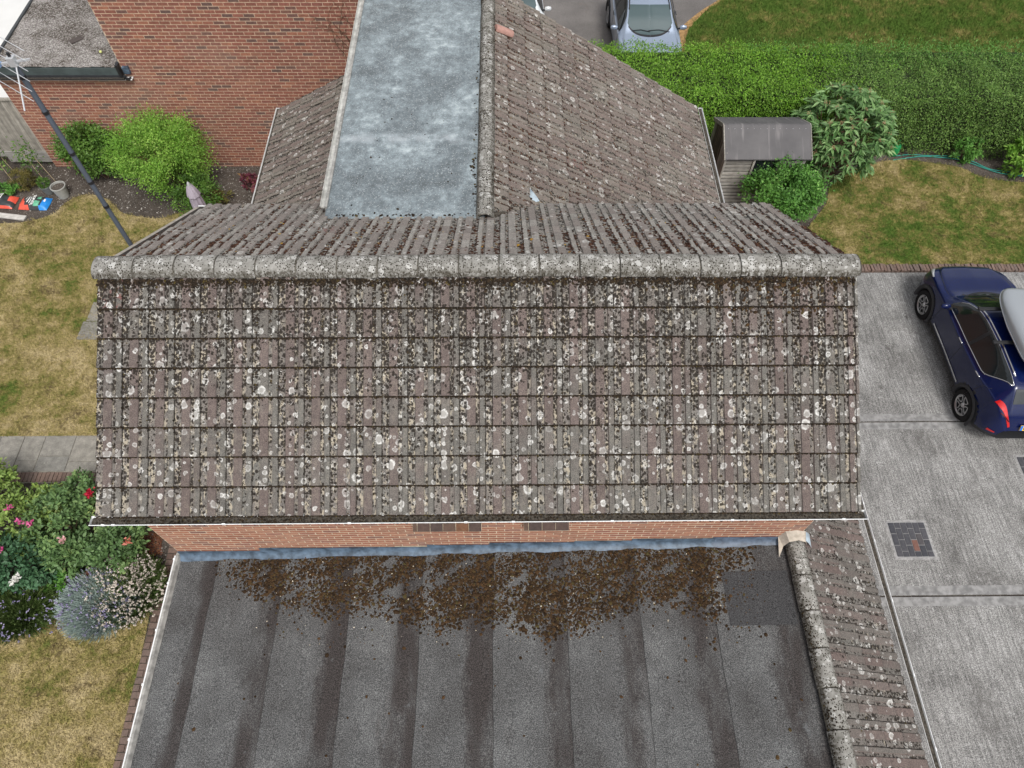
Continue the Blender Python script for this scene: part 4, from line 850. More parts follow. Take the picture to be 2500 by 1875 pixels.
MB().bb(-8.60, -8.535, NY-.12, NY+.03, 2.66, 2.96).build('roof_end_board', M_BLACKP, fl)
MB().box((-8.42, NY-.03, 2.80), (.14, .10, .16), taper=1.0).build('lead_apron', M_LEAD, nb); MB().tube([(-8.47, NY-.13, 2.64), (-8.42, NY-.10, 2.60), (-8.40, NY-.05, 2.60)], .035, 10).build('gutter_outlet', M_BLACKP, nb)
tb = MB().box((0,0,0), (.30, .17, .012)); o = tb.build('loose_slate', simple('dark slate', (.075, .062, .058), .8), None, tuple(gp(186, 98, 2.90)+np.array([0,0,.012]))); o.rotation_euler = (.02, 0, .75); tag(o, 'dark brown slate lying on the chippings of the flat roof', 'slate')
bl = MB(); pf = [(max(.001, math.sin(math.pi*k/8))*.034, -math.cos(math.pi*k/8)*.034) for k in range(9)]; bl.lathe(pf, 14); pb = gp(247, 129, 2.90); o = bl.build('tennis_ball', simple('tennis ball felt', (.52, .56, .22), .9), None, (pb[0], pb[1], 2.928), smooth=True); tag(o, 'faded yellow green ball on the chippings near the roof corner', 'ball')
o = MB().bb(-30, -11.47, NY+.35, 40, 1.70, 1.78).build('white_flat_roof', M_WHITE); tag(o, 'bright white flat roof in the upper left corner behind the fence', 'roof')
# leafless creeper twigs on the brick wall beside the flat roof
tw = MB()
for k in range(16):
    x = -3.05+rng.normal(0, .32); z = 2.7+rng.random()*.5; p = [(x, NY-.012, z)]; a = rng.normal(0, .25)
    for j in range(9): a += rng.normal(0, .28); x += math.sin(a)*.17; z += .17*math.cos(a); p.append((x, NY-.014+rng.normal(0, .004), z))
    tw.tube(p, [.006-.0005*j for j in range(10)], 4)
    for j in range(3, 9, 2):
        q = p[j]; b = a+rng.choice([-1, 1])*.8; tw.tube([q, (q[0]+math.sin(b)*.12, q[1]-.01, q[2]+math.cos(b)*.12), (q[0]+math.sin(b*1.2)*.22, q[1]-.015, q[2]+math.cos(b)*.2)], [.0035, .003, .002], 3)
o = tw.build('bare_creeper', M_BARK); tag(o, 'leafless climber twigs clinging to the brick wall beside the grey sheet roof', 'climber')
# ------------------------------------------------------------------ fence (left edge)
fe = thing('board_fence', 'grey weathered closeboard fence panel beside the brick wall at left', 'fence', (-12.5, NY+.1, 0))
bmesh_ = MB().box((0,0,0), (.112, .014, 1.50)); fm = np_mesh('board', np.array(bmesh_.v), bmesh_.f, M_FENCE)
for i in range(11): o = mobj('board', fm, fe, (.90-i*.108, -.02+(.006 if i % 2 else 0), 1.17)); o.rotation_euler = (0, 0, .05)
MB().bb(-.9, .96, -.04, -.015, .27, .43).build('gravel_board', M_PLANK, fe); MB().bb(-.15, .96, -.05, -.02, .10, .262).build('gravel_board', M_PLANK, fe)
MB().bb(-.9, .98, -.06, .02, 1.925, 1.97).build('capping_rail', M_FENCE, fe); MB().bb(.965, 1.0, -.05, .04, 0, 1.92).build('post', M_SHEDD, fe); MB().bb(-.9, .96, .01, .05, .5, .58).build('rail', M_FENCE, fe); MB().bb(-.9, .96, .01, .05, 1.6, 1.68).build('rail', M_FENCE, fe)
fb = thing('loose_bricks', 'few pale reclaimed bricks under the fence gravel board', 'bricks')
for i in range(5): p = D(30+i*14.5, 347); o = mobj('brick', em2, fb, (p[0], p[1]+.02, .03)); o.rotation_euler = (0, 0, rng.normal(0, .08))
# ------------------------------------------------------------------ TV aerial on its mast
AX, AY = -4.70, .90
ae = thing('tv_aerial', 'tall grey mast with black bands carrying a silver tv aerial, left of the roof', 'aerial', (AX, AY, 4.4))
M_MAST = simple('grey mast sleeve', (.085, .10, .125), .5, .4, var=.12, scale=3); M_ALU = simple('aluminium', (.66, .67, .69), .35, .5, metal=.55, var=.06)
mast = MB().tube([(0,0,-.2), (0,0,3.98)], .029, 8).build('mast', M_MAST, ae, smooth=True, sharp=50)
for z in (2.10, 2.48, 2.90, 3.44, 3.86): MB().tube([(0,0,z-.022-4.4+4.4), (0,0,z+.012)], .035, 10).build('black_band', M_BLACKP, mast)
MB().bar((.02,0,.3),(.2,0,.3),.03,.03).build('wall_bracket', M_ALU, ae); MB().bar((.02,0,1.1),(.2,0,1.1),.03,.03).build('wall_bracket', M_ALU, ae)
top = np.array([0,0,4.02]); MB().box((0,0,4.03), (.07, .07, .10)).build('clamp', M_ALU, ae, bevel=.006); MB().tube([(0,0,4.05),(0,0,4.12)], .016, 8).build('mast_cap', M_BLACKP, ae)
bd = np.array([-.96, -.28, 0.]); bd /= np.linalg.norm(bd); sd = np.array([-bd[1], bd[0], 0.]); 
boom = MB().bar(tuple(bd*-.16+top), tuple(bd*1.0+top), .018, .018).build('boom', M_ALU, ae)
def rod(a, b_): MB().tube([tuple(a), tuple(b_)], .0045, 6).build('rod', M_ALU, ae)
# reflector grille of long rods hanging across the boom's rear end
fr0 = bd*-.02+top
vd = np.array([.0, -.65, -.76]); vd /= np.linalg.norm(vd)
MB().bar(tuple(fr0+vd*-.06+sd*-.0), tuple(fr0+vd*.46), .012, .010).build('reflector_bar', M_ALU, ae)
for k in range(6):
    c = fr0 + vd*(-.16+k*.092); rv = np.array([.81, -.58, 0]); rod(c-rv*.42, c+rv*.20)
for k in range(4):
    c = top+bd*(.28+k*.15); rod(c+sd*.12+[0,0,.01], c-sd*.12+[0,0,.01])
MB().box(tuple(top+bd*.16+np.array([0,0,.0])), (.10, .06, .03)).build('junction_box', simple('pale blue plastic', (.20, .30, .48), .5), ae)
# ------------------------------------------------------------------ shed
SX0, SX1, SYF, SYB = 5.30, 7.30, 7.40, 8.88; EZ, RZ, RY = 1.70, 2.10, 8.13
sh = thing('garden_shed', 'weathered grey timber garden shed with dark felt roof by the hedge', 'shed', (6.3, 8.1, 0))
def so(x, y, z): return (x-6.3, y-8.1, z)
MB().bb(SX0+.06-6.3, SX1-.06-6.3, SYF+.089-8.1, SYB-.08-8.1, 0, EZ-.02).build('wall', simple('dark shed gaps', (.025, .021, .017), .95), sh)
MB().add([so(SX0+.055, SYF+.1, EZ-.02), so(SX0+.055, SYB-.08, EZ-.02), so(SX0+.055, RY, RZ-.06), so(SX1-.055, SYF+.1, EZ-.02), so(SX1-.055, SYB-.08, EZ-.02), so(SX1-.055, RY, RZ-.06)], [(0,2,1),(3,4,5),(0,3,5,2),(1,2,5,4)]).build('gable', M_SHEDV, sh)
rf = MB().add([so(SX0, SYF, EZ), so(SX1, SYF, EZ), so(SX1, RY-.03, RZ-.008), so(SX0, RY-.03, RZ-.008), so(SX1, RY+.02, RZ-.004), so(SX0, RY+.02, RZ-.004), so(SX1, SYB, EZ+.02), so(SX0, SYB, EZ+.02)] +
    [so(SX0, SYF, EZ-.03), so(SX1, SYF, EZ-.03), so(SX1, SYB, EZ-.02), so(SX0, SYB, EZ-.02)], [(0,1,2,3), (3,2,4,5), (5,4,6,7), (0,8,9,1), (7,6,10,11)]).build('roof', M_SHEDF, sh)
for i in range(13): MB().box(so(SX0+.09+i*.15, RY-.10+.003*math.sin(i*5), RZ-.050), (.012, .012, .010)).build('nail', M_ALU, rf)
for a, b_ in (((SX0-.012, SYF-.01, EZ-.035), (SX0-.012, RY, RZ-.035)), ((SX0-.012, RY, RZ-.035), (SX0-.012, SYB, EZ-.02)), ((SX1+.012, SYF-.01, EZ-.035), (SX1+.012, RY, RZ-.035)), ((SX1+.012, RY, RZ-.035), (SX1+.012, SYB, EZ-.02))):
    MB().bar(so(*a), so(*b_), .022, .085).build('bargeboard', M_SHEDV, sh)
wx0, wx1 = 6.02, 6.62
for r in range(15):                                     # overlapping boards, left and right of the window
    z = .09+r*.108
    segs = [(SX0+.06, SX1-.06)] if z < .95 else [(SX0+.06, wx0), (wx1, SX1-.06)]
    for (a, b_) in segs:
        m = MB().add([(x_, y_, z_) for x_ in (-(b_-a)/2, (b_-a)/2) for y_, z_ in ((-.011, .084), (-.012, .0), (.0, .0), (.0, .084))], [(0,1,5,4),(1,2,6,5),(0,3,2,1),(4,5,6,7),(0,4,7,3)])
        m.build('board', M_SHEDW, sh, so((a+b_)/2, SYF+.095, z))
win = MB().bb(wx0-6.3, wx1-6.3, SYF+.075-8.1, SYF+.10-8.1, .98, 1.66).build('window', M_GLASS, sh)
for a, b_ in (((wx0, SYF+.06, .96), (wx0, SYF+.06, 1.68)), ((wx1, SYF+.06, .96), (wx1, SYF+.06, 1.68)), ((wx0-.02, SYF+.06, .96), (wx1+.02, SYF+.06, .96))): MB().bar(so(*a), so(*b_), .045, .035, (0,1,0)).build('window_frame', M_SHEDV, win)
MB().bar(so(SX0+.045, SYF+.075, .02), so(SX0+.045, SYF+.075, EZ-.03), .045, .045, (0,1,0)).build('corner_post', M_SHEDV, sh)
for i in range(12):
    y0_ = SYF+.12+i*.112; hz = EZ-.03+ (1-abs(y0_+.05-RY)/(RY-SYF))*(RZ-EZ-.03)
    dr = .30 < i/12 < .80
    MB().bb(-.012, .012, -.053, .053, 0, hz).build('door_board' if dr else 'end_board', M_SHEDD if dr else M_SHEDV, sh, so(SX0+.045-(.012 if dr else 0), y0_+.053, .02))
# ------------------------------------------------------------------ small garden things
# parasol
pp = D(405, 393, 2.45); pa = thing('folded_parasol', 'folded lilac grey garden parasol behind the left roof corner', 'parasol', (pp[0], pp[1], 0))
M_PAR = simple('lilac grey cloth', (.36, .32, .37), .85, .2, var=.12, scale=6); M_PARG = simple('grey parasol cap', (.33, .34, .34), .7)
def pleat(prof, n=40, folds=8, depth=.22):
    vs = []; fs = []
    for r_, z in prof:
        for k in range(n):
            a = 2*math.pi*k/n; rr = r_*(1-depth*(.5+.5*math.cos(a*folds))); vs.append((rr*math.cos(a), rr*math.sin(a), z))
    for i in range(len(prof)-1):
        for k in range(n): fs.append((i*n+k, i*n+(k+1) % n, (i+1)*n+(k+1) % n, (i+1)*n+k))
    return MB().add(vs, fs)
pleat([(.125, .95), (.15, 1.2), (.155, 1.6), (.135, 1.95), (.10, 2.2), (.06, 2.33)]).build('canopy', M_PAR, pa, smooth=True); pleat([(.145, 2.10), (.12, 2.2), (.075, 2.33), (.04, 2.38)], depth=.12).build('vent_flap', M_PAR, pa, smooth=True)
MB().lathe([(.045, 2.30), (.05, 2.36), (.03, 2.42), (.012, 2.45), (.001, 2.46)], 12).build('finial', M_PARG, pa, smooth=True); MB().tube([(0,0,0),(0,0,2.3)], .02, 8).build('pole', M_PARG, pa); MB().lathe([(.0, .0), (.24, 0), (.24, .05), (.05, .09), (.03, .3)], 20).build('base', M_DARKP, pa)
# plant pots
def pot(px, py, r, h, mat, label, grp='plant pots'):
    c = D(px, py); t = thing('plant_pot', label, 'pot', (c[0], c[1], 0), group=grp)
    MB().lathe([(.0, 0), (r*.74, 0), (r, h-.03), (r*1.06, h-.028), (r*1.06, h), (r*.93, h), (r*.91, h-.05)], 28).build('pot_body', mat, t, smooth=True, sharp=35); MB().lathe([(.001, h-.055), (r*.92, h-.05)], 28).build('compost', M_SOIL, t); return t
pot(139, 423, .175, .33, simple('grey glazed pot', (.33, .33, .31), .6, var=.1), 'larger pale grey plant pot with bare dark compost')
pot(108, 416, .135, .24, simple('dark grey pot', (.14, .15, .15), .6), 'smaller dark grey pot holding a green plant')
# bags of compost
M_BLK = simple('black bag film', (.035, .04, .042), .35, .45, var=.2); M_RED = simple('red bag film', (.62, .09, .055), .4, .4); M_BLU = simple('blue bag film', (.02, .22, .62), .4, .4); M_GRN = simple('green print', (.12, .36, .23), .5, var=.3, scale=16); M_TXT = simple('white print', (.75, .75, .73), .5, var=.04)
def bag(cx, cy, rz, label, blue_end):
    t = thing('compost_bag', label, 'bag', (cx, cy, 0), rz, group='compost bags on the soil')
    nx, ny = 20, 12; L, Wd = .74, .43; V = []; 
    def sz(u, v): 
        e = (1-abs(u)**4)*(1-abs(v)**3.2); return .005+.125*max(e, 0)**.6 + .008*math.sin(u*9+v*5)*max(e, 0)
    def sxy(u, v): return u*L/2*(1-.04*v*v), v*Wd/2*(1-.05*u*u+.03*abs(u)**6)
    for s_ in (1, 0):
        for i in range(nx+1):
            for j in range(ny+1):
                u, v = -1+2*i/nx, -1+2*j/ny; x_, y_ = sxy(u, v); V.append((x_, y_, sz(u, v) if s_ else .002))
    N = (nx+1)*(ny+1); F = []; MI = []
    for i in range(nx):
        for j in range(ny):
            a = i*(ny+1)+j; F.append((a, a+ny+1, a+ny+2, a+1)); u = -1+2*(i+.5)/nx; v = -1+2*(j+.5)/ny
            MI.append(2 if (blue_end and u > .62+.12*v) else (1 if (u < -.60-.25*v or (u < -.2 and v < -.72)) and blue_end else (1 if ((not blue_end) and (u > .55-.0*v and v > -.2 or (v < -.75 and u > -.1))) else 0)))
            F.append((N+a, N+a+1, N+a+ny+2, N+a+ny+1)); MI.append(0)
    mobj('bag_body', np_mesh('bag_body', np.array(V), F, [M_BLK, M_RED, M_BLU], True, mi=MI), t)
    def patch(u0, u1, v0, v1, mat, name):
        k = 6; vs = [(*sxy(u0+(u1-u0)*i/k, v0+(v1-v0)*j/k), sz(u0+(u1-u0)*i/k, v0+(v1-v0)*j/k)+.004) for i in range(k+1) for j in range(k+1)]
        MB().add(vs, [(i*(k+1)+j, (i+1)*(k+1)+j, (i+1)*(k+1)+j+1, i*(k+1)+j+1) for i in range(k) for j in range(k)]).build(name, mat, t)
    s_ = 1 if blue_end else -1
    patch(.12*s_-.0, .50*s_, -.75, -.05, M_GRN, 'leaf_print') if s_ > 0 else patch(-.75, -.40, -.75, -.1, M_GRN, 'leaf_print')
    patch(.22, .5, .25, .85, M_GRN, 'leaf_print') if s_ > 0 else patch(-.8, -.5, .2, .8, M_GRN, 'leaf_print')
    if s_ > 0: patch(.70, .80, -.05, .35, M_TXT, 'badge_print')
    def txt(body, u, v, size):
        x_, y_ = sxy(u, v); o_ = text_obj('lettering', body, size, M_TXT, t); o_.location = (x_, y_, sz(u, v)+.012); o_.rotation_euler = (-.05*v, 0, math.pi/2+math.pi)
    txt('TOP', .02, .42, .088); txt('SOIL', .02, -.36, .088)
    patch(-.20, -.15, -.5, .6, M_TXT, 'small_print'); patch(-.36, -.29, -.35, .7, M_TXT, 'small_print'); patch(-.50, -.46, .1, .75, M_TXT, 'small_print')
b2 = D(77, 441); bag(b2[0], b2[1], -.05, 'black compost bag with a red end and a blue end, lettered in white', True)
b1 = D(13, 437); bag(b1[0]-.1, b1[1], -.10, 'black and red compost bag at the left edge of the frame', False)
q0, q1 = D(-25, 464), D(56, 473); c = (q0+q1)/2; pl_ = MB().box((0,0,0), (np.linalg.norm(q1-q0), .15, .035)).build('timber_plank', M_PLANK, None, (c[0], c[1], .03)); pl_.rotation_euler = (0, .01, math.atan2(q1[1]-q0[1], q1[0]-q0[0])); tag(pl_, 'pale grey timber plank lying on the soil below the bags', 'plank')
# watering can + hose
wc = D(1927, 335); wt = thing('watering_can', 'green plastic watering can standing against the hedge', 'watering can', (wc[0]+.02, wc[1]+.05, 0), .5)
M_CAN = simple('green plastic', (.015, .20, .06), .4, .4); MB().lathe([(.001,0),(.115,0),(.125,.02),(.12,.26),(.09,.31),(.05,.315)], 20).build('can_body', M_CAN, wt, smooth=True, sharp=40)
MB().tube([(.1,0,.06),(.22,0,.2),(.34,0,.36)], [.03,.022,.018], 8).build('spout', M_CAN, wt, smooth=True); MB().tube([(.06,0,.30),(.03,0,.42),(-.06,0,.45),(-.13,0,.38),(-.15,0,.24),(-.12,0,.12)], .013, 8).build('handle', M_CAN, wt, smooth=True); MB().lathe([(.018,0),(.04,.03),(.035,.035),(.001,.036)], 12, (.34,0,.36)).build('rose_head', M_CAN, wt)
M_HOSE = simple('teal hose', (.02, .25, .20), .4, .4)
def hose(px, label):
    P = [D(*q) for q in px]; P = [np.array([p[0], p[1], .018]) for p in P]; out = []
    for i in range(len(P)-1):
        a, b_, c_, d_ = P[max(i-1,0)], P[i], P[i+1], P[min(i+2, len(P)-1)]
        for k in range(8): t = k/8; out.append(.5*((2*b_)+(-a+c_)*t+(2*a-5*b_+4*c_-d_)*t*t+(-a+3*b_-3*c_+d_)*t**3))
    out.append(P[-1]); o_ = MB().tube([tuple(p) for p in out], .011, 6).build('garden_hose', M_HOSE, smooth=True); tag(o_, label, 'hose', 'garden hose runs')
hose([(1928, 347), (1955, 343), (1990, 339), (2030, 341), (2065, 345), (2100, 355), (2130, 366), (2165, 376), (2230, 384)], 'teal garden hose strand from watering can curving to the right edge')
hose([(1935, 338), (1965, 335), (2000, 337), (2045, 338), (2075, 341), (2105, 352), (2140, 367), (2190, 374), (2240, 390)], 'second teal hose strand lying just above the first along the bed')
# ------------------------------------------------------------------ vegetation
LEAF = np.array([(0,0,0),(.42,.28,.06),(0,1,-.05),(-.42,.28,.06)]); LEAF_F = np.array([(0,1,2,3)])
LEAF6 = np.array([(0,0,0),(.30,.22,.05),(.36,.52,.04),(0,1,-.10),(-.36,.52,.04),(-.30,.22,.05),(0,.5,-.02)]); LEAF6_F = np.array([(0,1,6,5),(1,2,3,6),(6,3,4,5)])
def fr_dir(y, zref):
    """frames whose Y axis is y (leaf length) and whose Z leans to zref"""
    y = y/(np.linalg.norm(y, axis=1, keepdims=True)+1e-9); x = np.cross(y, zref); x /= (np.linalg.norm(x, axis=1, keepdims=True)+1e-9); z = np.cross(x, y); return np.stack([x, y, z], 2)
def leaves(name, P, N, size, mat, parent, aspect=.5, bend=.6, rnd=None, big=False):
    n = len(P); y = N*rng.uniform(.2, 1.0, (n,1)) + rng.normal(0, bend, (n,3)); zr = N*.6+np.array([0,0,.8])+rng.normal(0, .5, (n,3))
    R = fr_dir(y, zr); s_ = size*rng.uniform(.65, 1.35, n); sc = np.stack([s_*aspect/.42*.5, s_, s_], 1)
    o = scatter(name, LEAF6 if big else LEAF, LEAF6_F if big else LEAF_F, P, R*sc[:, None, :], mat, parent, rng.random(n) if rnd is None else rnd); o['kind'] = 'stuff'; return o
def shell_pts(n, c, r, seed, lump=.22, inner=.35, zmin=.0, clump=70, spread=.112):
    """points clustered in clumps through a lumpy ellipsoid"""
    r_ = np.random.default_rng(seed); d = r_.normal(size=(clump,3)); d /= np.linalg.norm(d, axis=1, keepdims=True); d[:,2] = np.abs(d[:,2])*np.where(r_.random(clump) < .72, 1, -1)
    rad = 1-lump*r_.random(clump)-inner*(r_.random(clump) < .3)*r_.random(clump); cc = d*rad[:,None]
    idx = rng.integers(0, clump, n); q = cc[idx] + rng.normal(0, spread, (n,3)); P = np.array(c)+q*np.array(r); N = q/np.array(r); N /= np.linalg.norm(N, axis=1, keepdims=True)
    k = P[:,2] > zmin; return P[k], N[k], idx[k]
def stems(base, c, r, n, mat, parent, rad=.02, name='stem'):
    m = MB()
    for k in range(n):
        a = 2*math.pi*k/n+rng.normal(0, .3); b = np.array(base)+np.array([math.cos(a), math.sin(a), 0])*rad*2; e = np.array(c)+np.array([math.cos(a)*r[0]*.6, math.sin(a)*r[1]*.6, r[2]*rng.uniform(.0, .6)]); mid = (b+e)/2+rng.normal(0, .05, 3)
        m.tube([tuple(b), tuple(mid), tuple(e)], [rad, rad*.7, rad*.25], 6)
    return m.build(name, mat, parent)
def shrub(name, label, cat, base, r, h0, n, size, mat, seed, aspect=.5, bend=.6, clump=70, lump=.22, group=None, stem=6, big=False, inner=.35):
    t = thing(name, label, cat, (base[0], base[1], 0), group=group); c = (0, 0, h0)
    P, N, idx = shell_pts(n, c, r, seed, lump, inner, .02, clump); jr = np.random.default_rng(seed+1).random(clump)[idx]*.5+rng.random(len(idx))*.5
    leaves('foliage', P, N, size, mat, t, aspect, bend, jr, big); stems((0,0,0), c, r, stem, M_BARK, t, .016); return t
# clipped hedge: bright privet at left, darker on the right
hd = thing('clipped_hedge', 'long clipped green hedge with flat bright top and dark front', 'hedge', (8, 10.5, 0))
def hedge_pts(n, seed):
    x = rng.uniform(1.6, 16, n); u = rng.random(n)
    yf = 9.52+.10*np.sin(x*1.3)-.36*np.clip((6.2-x)/2, 0, 1); yb = 11.75-.05*(x-6)*(x > 6); zt = 1.80+.05*np.sin(x*2.1+1)+.035*np.sin(x*5.3)-.05*(x > 9.5)
    top = u < .60; y = np.where(top, yf+(yb-yf)*rng.random(n), yf+rng.normal(0, .05, n)); z = np.where(top, zt+rng.normal(0, .05, n)+.075*wob2(x, y, 5, 61)+.03*wob2(x, y, 14, 64), zt*rng.random(n)**.8)
    y = np.where(~top, y+.10*(1-z/zt)*0 + .07*wob2(x, z, 6, 62), y); rdx = .14; ed = top & (y-yf < rdx); z = np.where(ed, z-(rdx-(y-yf))**2*3, z)
    N = np.where(top[:,None], np.array([0,-.15,1.]), np.array([0,-1,.35])); return np.stack([x, y, z], 1), N
core = MB().bb(1.7, 16, 9.72, 11.6, 0.1, 1.66).build('branches', simple('dark hedge core', (.022, .03, .012), .95, var=.4, scale=20), None); core.parent = hd; core.matrix_parent_inverse = hd.matrix_world.inverted(); core.location = (0,0,0)  # solid dark box; the hedge's inner shade is put into its colour
core.location = (-8, -10.5, 0)
P, N = hedge_pts(130000, 1); mixv = P[:,0]+rng.normal(0, .7, len(P))+1.2*wob2(P[:,0], P[:,1], 2, 63)
L0 = np.array([8, 10.5, 0]); a = mixv < 8.6; leaves('foliage', P[a]-L0, N[a], .050, M_HEDGE, hd, .52, .75); leaves('foliage', P[~a]-L0, N[~a], .045, M_HEDGE_D, hd, .5, .75)
# a few upright shoots above the hedge
n = 2600; x = rng.uniform(6.5, 15, n); P = np.stack([x, 11.5+rng.normal(0, .16, n), 1.78+np.abs(rng.normal(0, .09, n))], 1); P2_ = np.stack([rng.uniform(9, 15.5, 2500), 11.3+rng.normal(0, .35, 2500), 1.74+np.abs(rng.normal(0, .07, 2500))], 1); P = np.concatenate([P, P2_]); n = len(P)
leaves('shoots', P-L0, np.tile((0,0,1.), (n,1)), .05, M_MIDG, hd, .45, .5)
# viburnum with long drooping leaves in whorls
vb_ = D(1800, 372); vt_ = thing('viburnum_shrub', 'tall shrub with long drooping leaves and faded blooms beside the shed', 'shrub', (8.50, 8.74, 0))
r_ = np.random.default_rng(5); nc = 210; d = r_.normal(size=(nc,3)); d /= np.linalg.norm(d, axis=1, keepdims=True); d[:,2] = np.abs(d[:,2])*np.where(r_.random(nc) < .75, 1, -.8); cc = np.array([0, 0, 1.28])+d*np.array([1.28, 1.08, 1.16])*r_.uniform(.70, 1.0, (nc,1)); cc[:,2] = np.maximum(cc[:,2], .15)
Pl, Nl = [], []
for q, dd in zip(cc, d):
    m_ = r_.integers(9, 15); a = r_.uniform(0, 6.28)
    for k in range(m_): al = a+k*2.4; Pl.append(q+r_.normal(0, .03, 3)); Nl.append((math.cos(al)+dd[0]*.5, math.sin(al)+dd[1]*.5, r_.uniform(-.75, .25)+dd[2]*.2))
Pl, Nl = np.array(Pl), np.array(Nl); R = fr_dir(Nl, np.tile((0,0,1.), (len(Nl),1))+.25*d.repeat(1, 0)[:1]); s_ = rng.uniform(.16, .27, len(Pl)); sc = np.stack([s_*.36, s_, s_], 1)
scatter('foliage', LEAF6, LEAF6_F, Pl, R*sc[:,None,:], M_VIB, vt_, rng.random(len(Pl)))['kind'] = 'stuff'
kk = r_.random(nc) < .45; Pb = np.repeat(cc[kk]+d[kk]*.05+np.array([0,0,.04]), 16, 0); Pb = Pb+rng.normal(0, .024, Pb.shape); scatter('faded_blooms', BLOB_V, BLOB_F, Pb, np.tile(np.eye(3)*.010, (len(Pb),1,1)), M_BLOOM, vt_, rng.random(len(Pb)))['kind'] = 'stuff'
m = MB()
for q in cc[::4]: m.tube([(r_.normal(0, .08), r_.normal(0, .08), 0), tuple(q*np.array([.45,.45,.5])+r_.normal(0, .05, 3)), tuple(q)], [.028, .016, .006], 5)
m.build('branches', M_BARK, vt_)
# other shrubs
def shoots(t, c, r, n, size, mat, out=1.28, per=14):
    d = rng.normal(size=(n,3)); d[:,2] = np.abs(d[:,2]); d /= np.linalg.norm(d, axis=1, keepdims=True); s_ = rng.uniform(.78, 1.0, (n,1)); P = []
    for k in range(per): q = s_+(rng.uniform(1.0, out, (n,1))-s_)*(k/per); P.append(np.array(c)+d*q*np.array(r)+rng.normal(0, .014, (n,3)))
    P = np.concatenate(P); N = np.tile(d, (per,1)); leaves('shoots', P, N, size, mat, t, .5, .7)
gs_ = shrub('green_shrub', 'rounded bright mid green shrub in front of the shed', 'shrub', (6.78, 6.98), (.92, .80, .80), .95, 11000, .072, M_MIDG, 11, .55, .8, 95, .40); shoots(gs_, (0,0,.95), (.92,.80,.80), 60, .055, M_MIDG, 1.22)
ls_ = shrub('lime_shrub', 'large fluffy lime green shrub against the brick wall', 'shrub', (-8.10, 8.25), (1.16, .96, 1.02), 1.10, 30000, .046, M_LIME, 12, .55, .75, 105, .50, stem=8); shoots(ls_, (0,0,1.10), (1.16, .96, 1.02), 150, .042, M_LIME)
ds_ = shrub('dark_shrub', 'darker green loose shrub left of the lime one', 'shrub', (-10.05, 8.75), (.82, .48, .75), .78, 9500, .075, M_DARKG, 13, .5, .6, 80, .40); shoots(ds_, (0,0,.78), (.82,.48,.75), 40, .07, M_DARKG, 1.35)
shrub('low_shrub', 'low dark green shrub under the right side of the lime one', 'shrub', (-7.35, 7.65), (.62, .50, .48), .45, 4500, .06, M_DARKG, 14, .5, .6, 50, .3)
b = D(62, 405); shrub('bronze_shrub', 'small round bronze green shrub behind the compost bags', 'shrub', (b[0], b[1]), (.30, .28, .26), .27, 2600, .04, M_OLIVE, 15, .45, .6, 40, .2, stem=4)
b = D(545, 410); shrub('purple_plant', 'small purple and yellow leaved plant beside the lean-to gutter', 'plant', (b[0], b[1]), (.24, .22, .2), .2, 420, .10, M_PURPLE, 16, .5, .6, 20, .2, stem=3)
b = D(478, 440); shrub('golden_plant', 'low golden green plant just above the back eave', 'plant', (b[0], b[1]), (.34, .26, .22), .18, 900, .06, M_OLIVE, 17, .5, .6, 24, .2, stem=3)
b = D(100, 400); shrub('pot_plant', 'tuft of green leaves growing in the smaller pot', 'plant', D2(108, 416), (.13, .13, .14), .30, 500, .06, M_DARKG, 18, .3, .5, 14, .2, stem=3)
b = D(22, 415); shrub('weed_clump', 'low green weed above the left compost bag', 'plant', (b[0], b[1]), (.35, .18, .12), .1, 600, .07, M_MIDG, 19, .5, .6, 18, .2, stem=3)
b = D(2085, 350); shrub('bed_shrub', 'small leafy plant in the bed under the hedge', 'plant', D2(2075, 345), (.34, .3, .32), .33, 900, .085, M_MIDG, 20, .4, .6, 26, .25, stem=4)
shrub('bright_bed_plant', 'bright green leafy plant at the right edge beside the hose', 'plant', D2(2195, 372), (.50, .42, .5), .48, 1500, .12, M_LIME, 21, .42, .6, 40, .25, stem=5)
shrub('edge_shrub', 'dark leafy shrub against the hedge at the far right edge', 'shrub', D2(2215, 320), (.55, .4, .7), .8, 2200, .10, M_DARKG, 22, .45, .6, 40, .3, stem=5)
# staked young plants
for i, (px, py, hh) in enumerate(((33, 398, 1.0), (100, 395, .95))):
    b = D(px, py); t = thing('staked_plant', ('left' if i == 0 else 'right')+' one of two young plants tied to canes behind the bags', 'plant', (b[0], b[1], 0), group='young plants on canes')
    MB().tube([(0,0,0), (-.10-.05*i, .10, hh)], .009, 6).build('cane', M_CANE, t); MB().tube([(.22,.05,0), (.05,.12, hh*.75)], .008, 6).build('cane', M_CANE, t)
    P = rng.normal(0, 1, (260,3))*np.array([.13,.12,.22])+np.array([-.08,.08,hh*.8]); P = P[P[:,2] > .1]; leaves('foliage', P, rng.normal(0,1,P.shape), .075, M_DARKG, t, .45, .6)
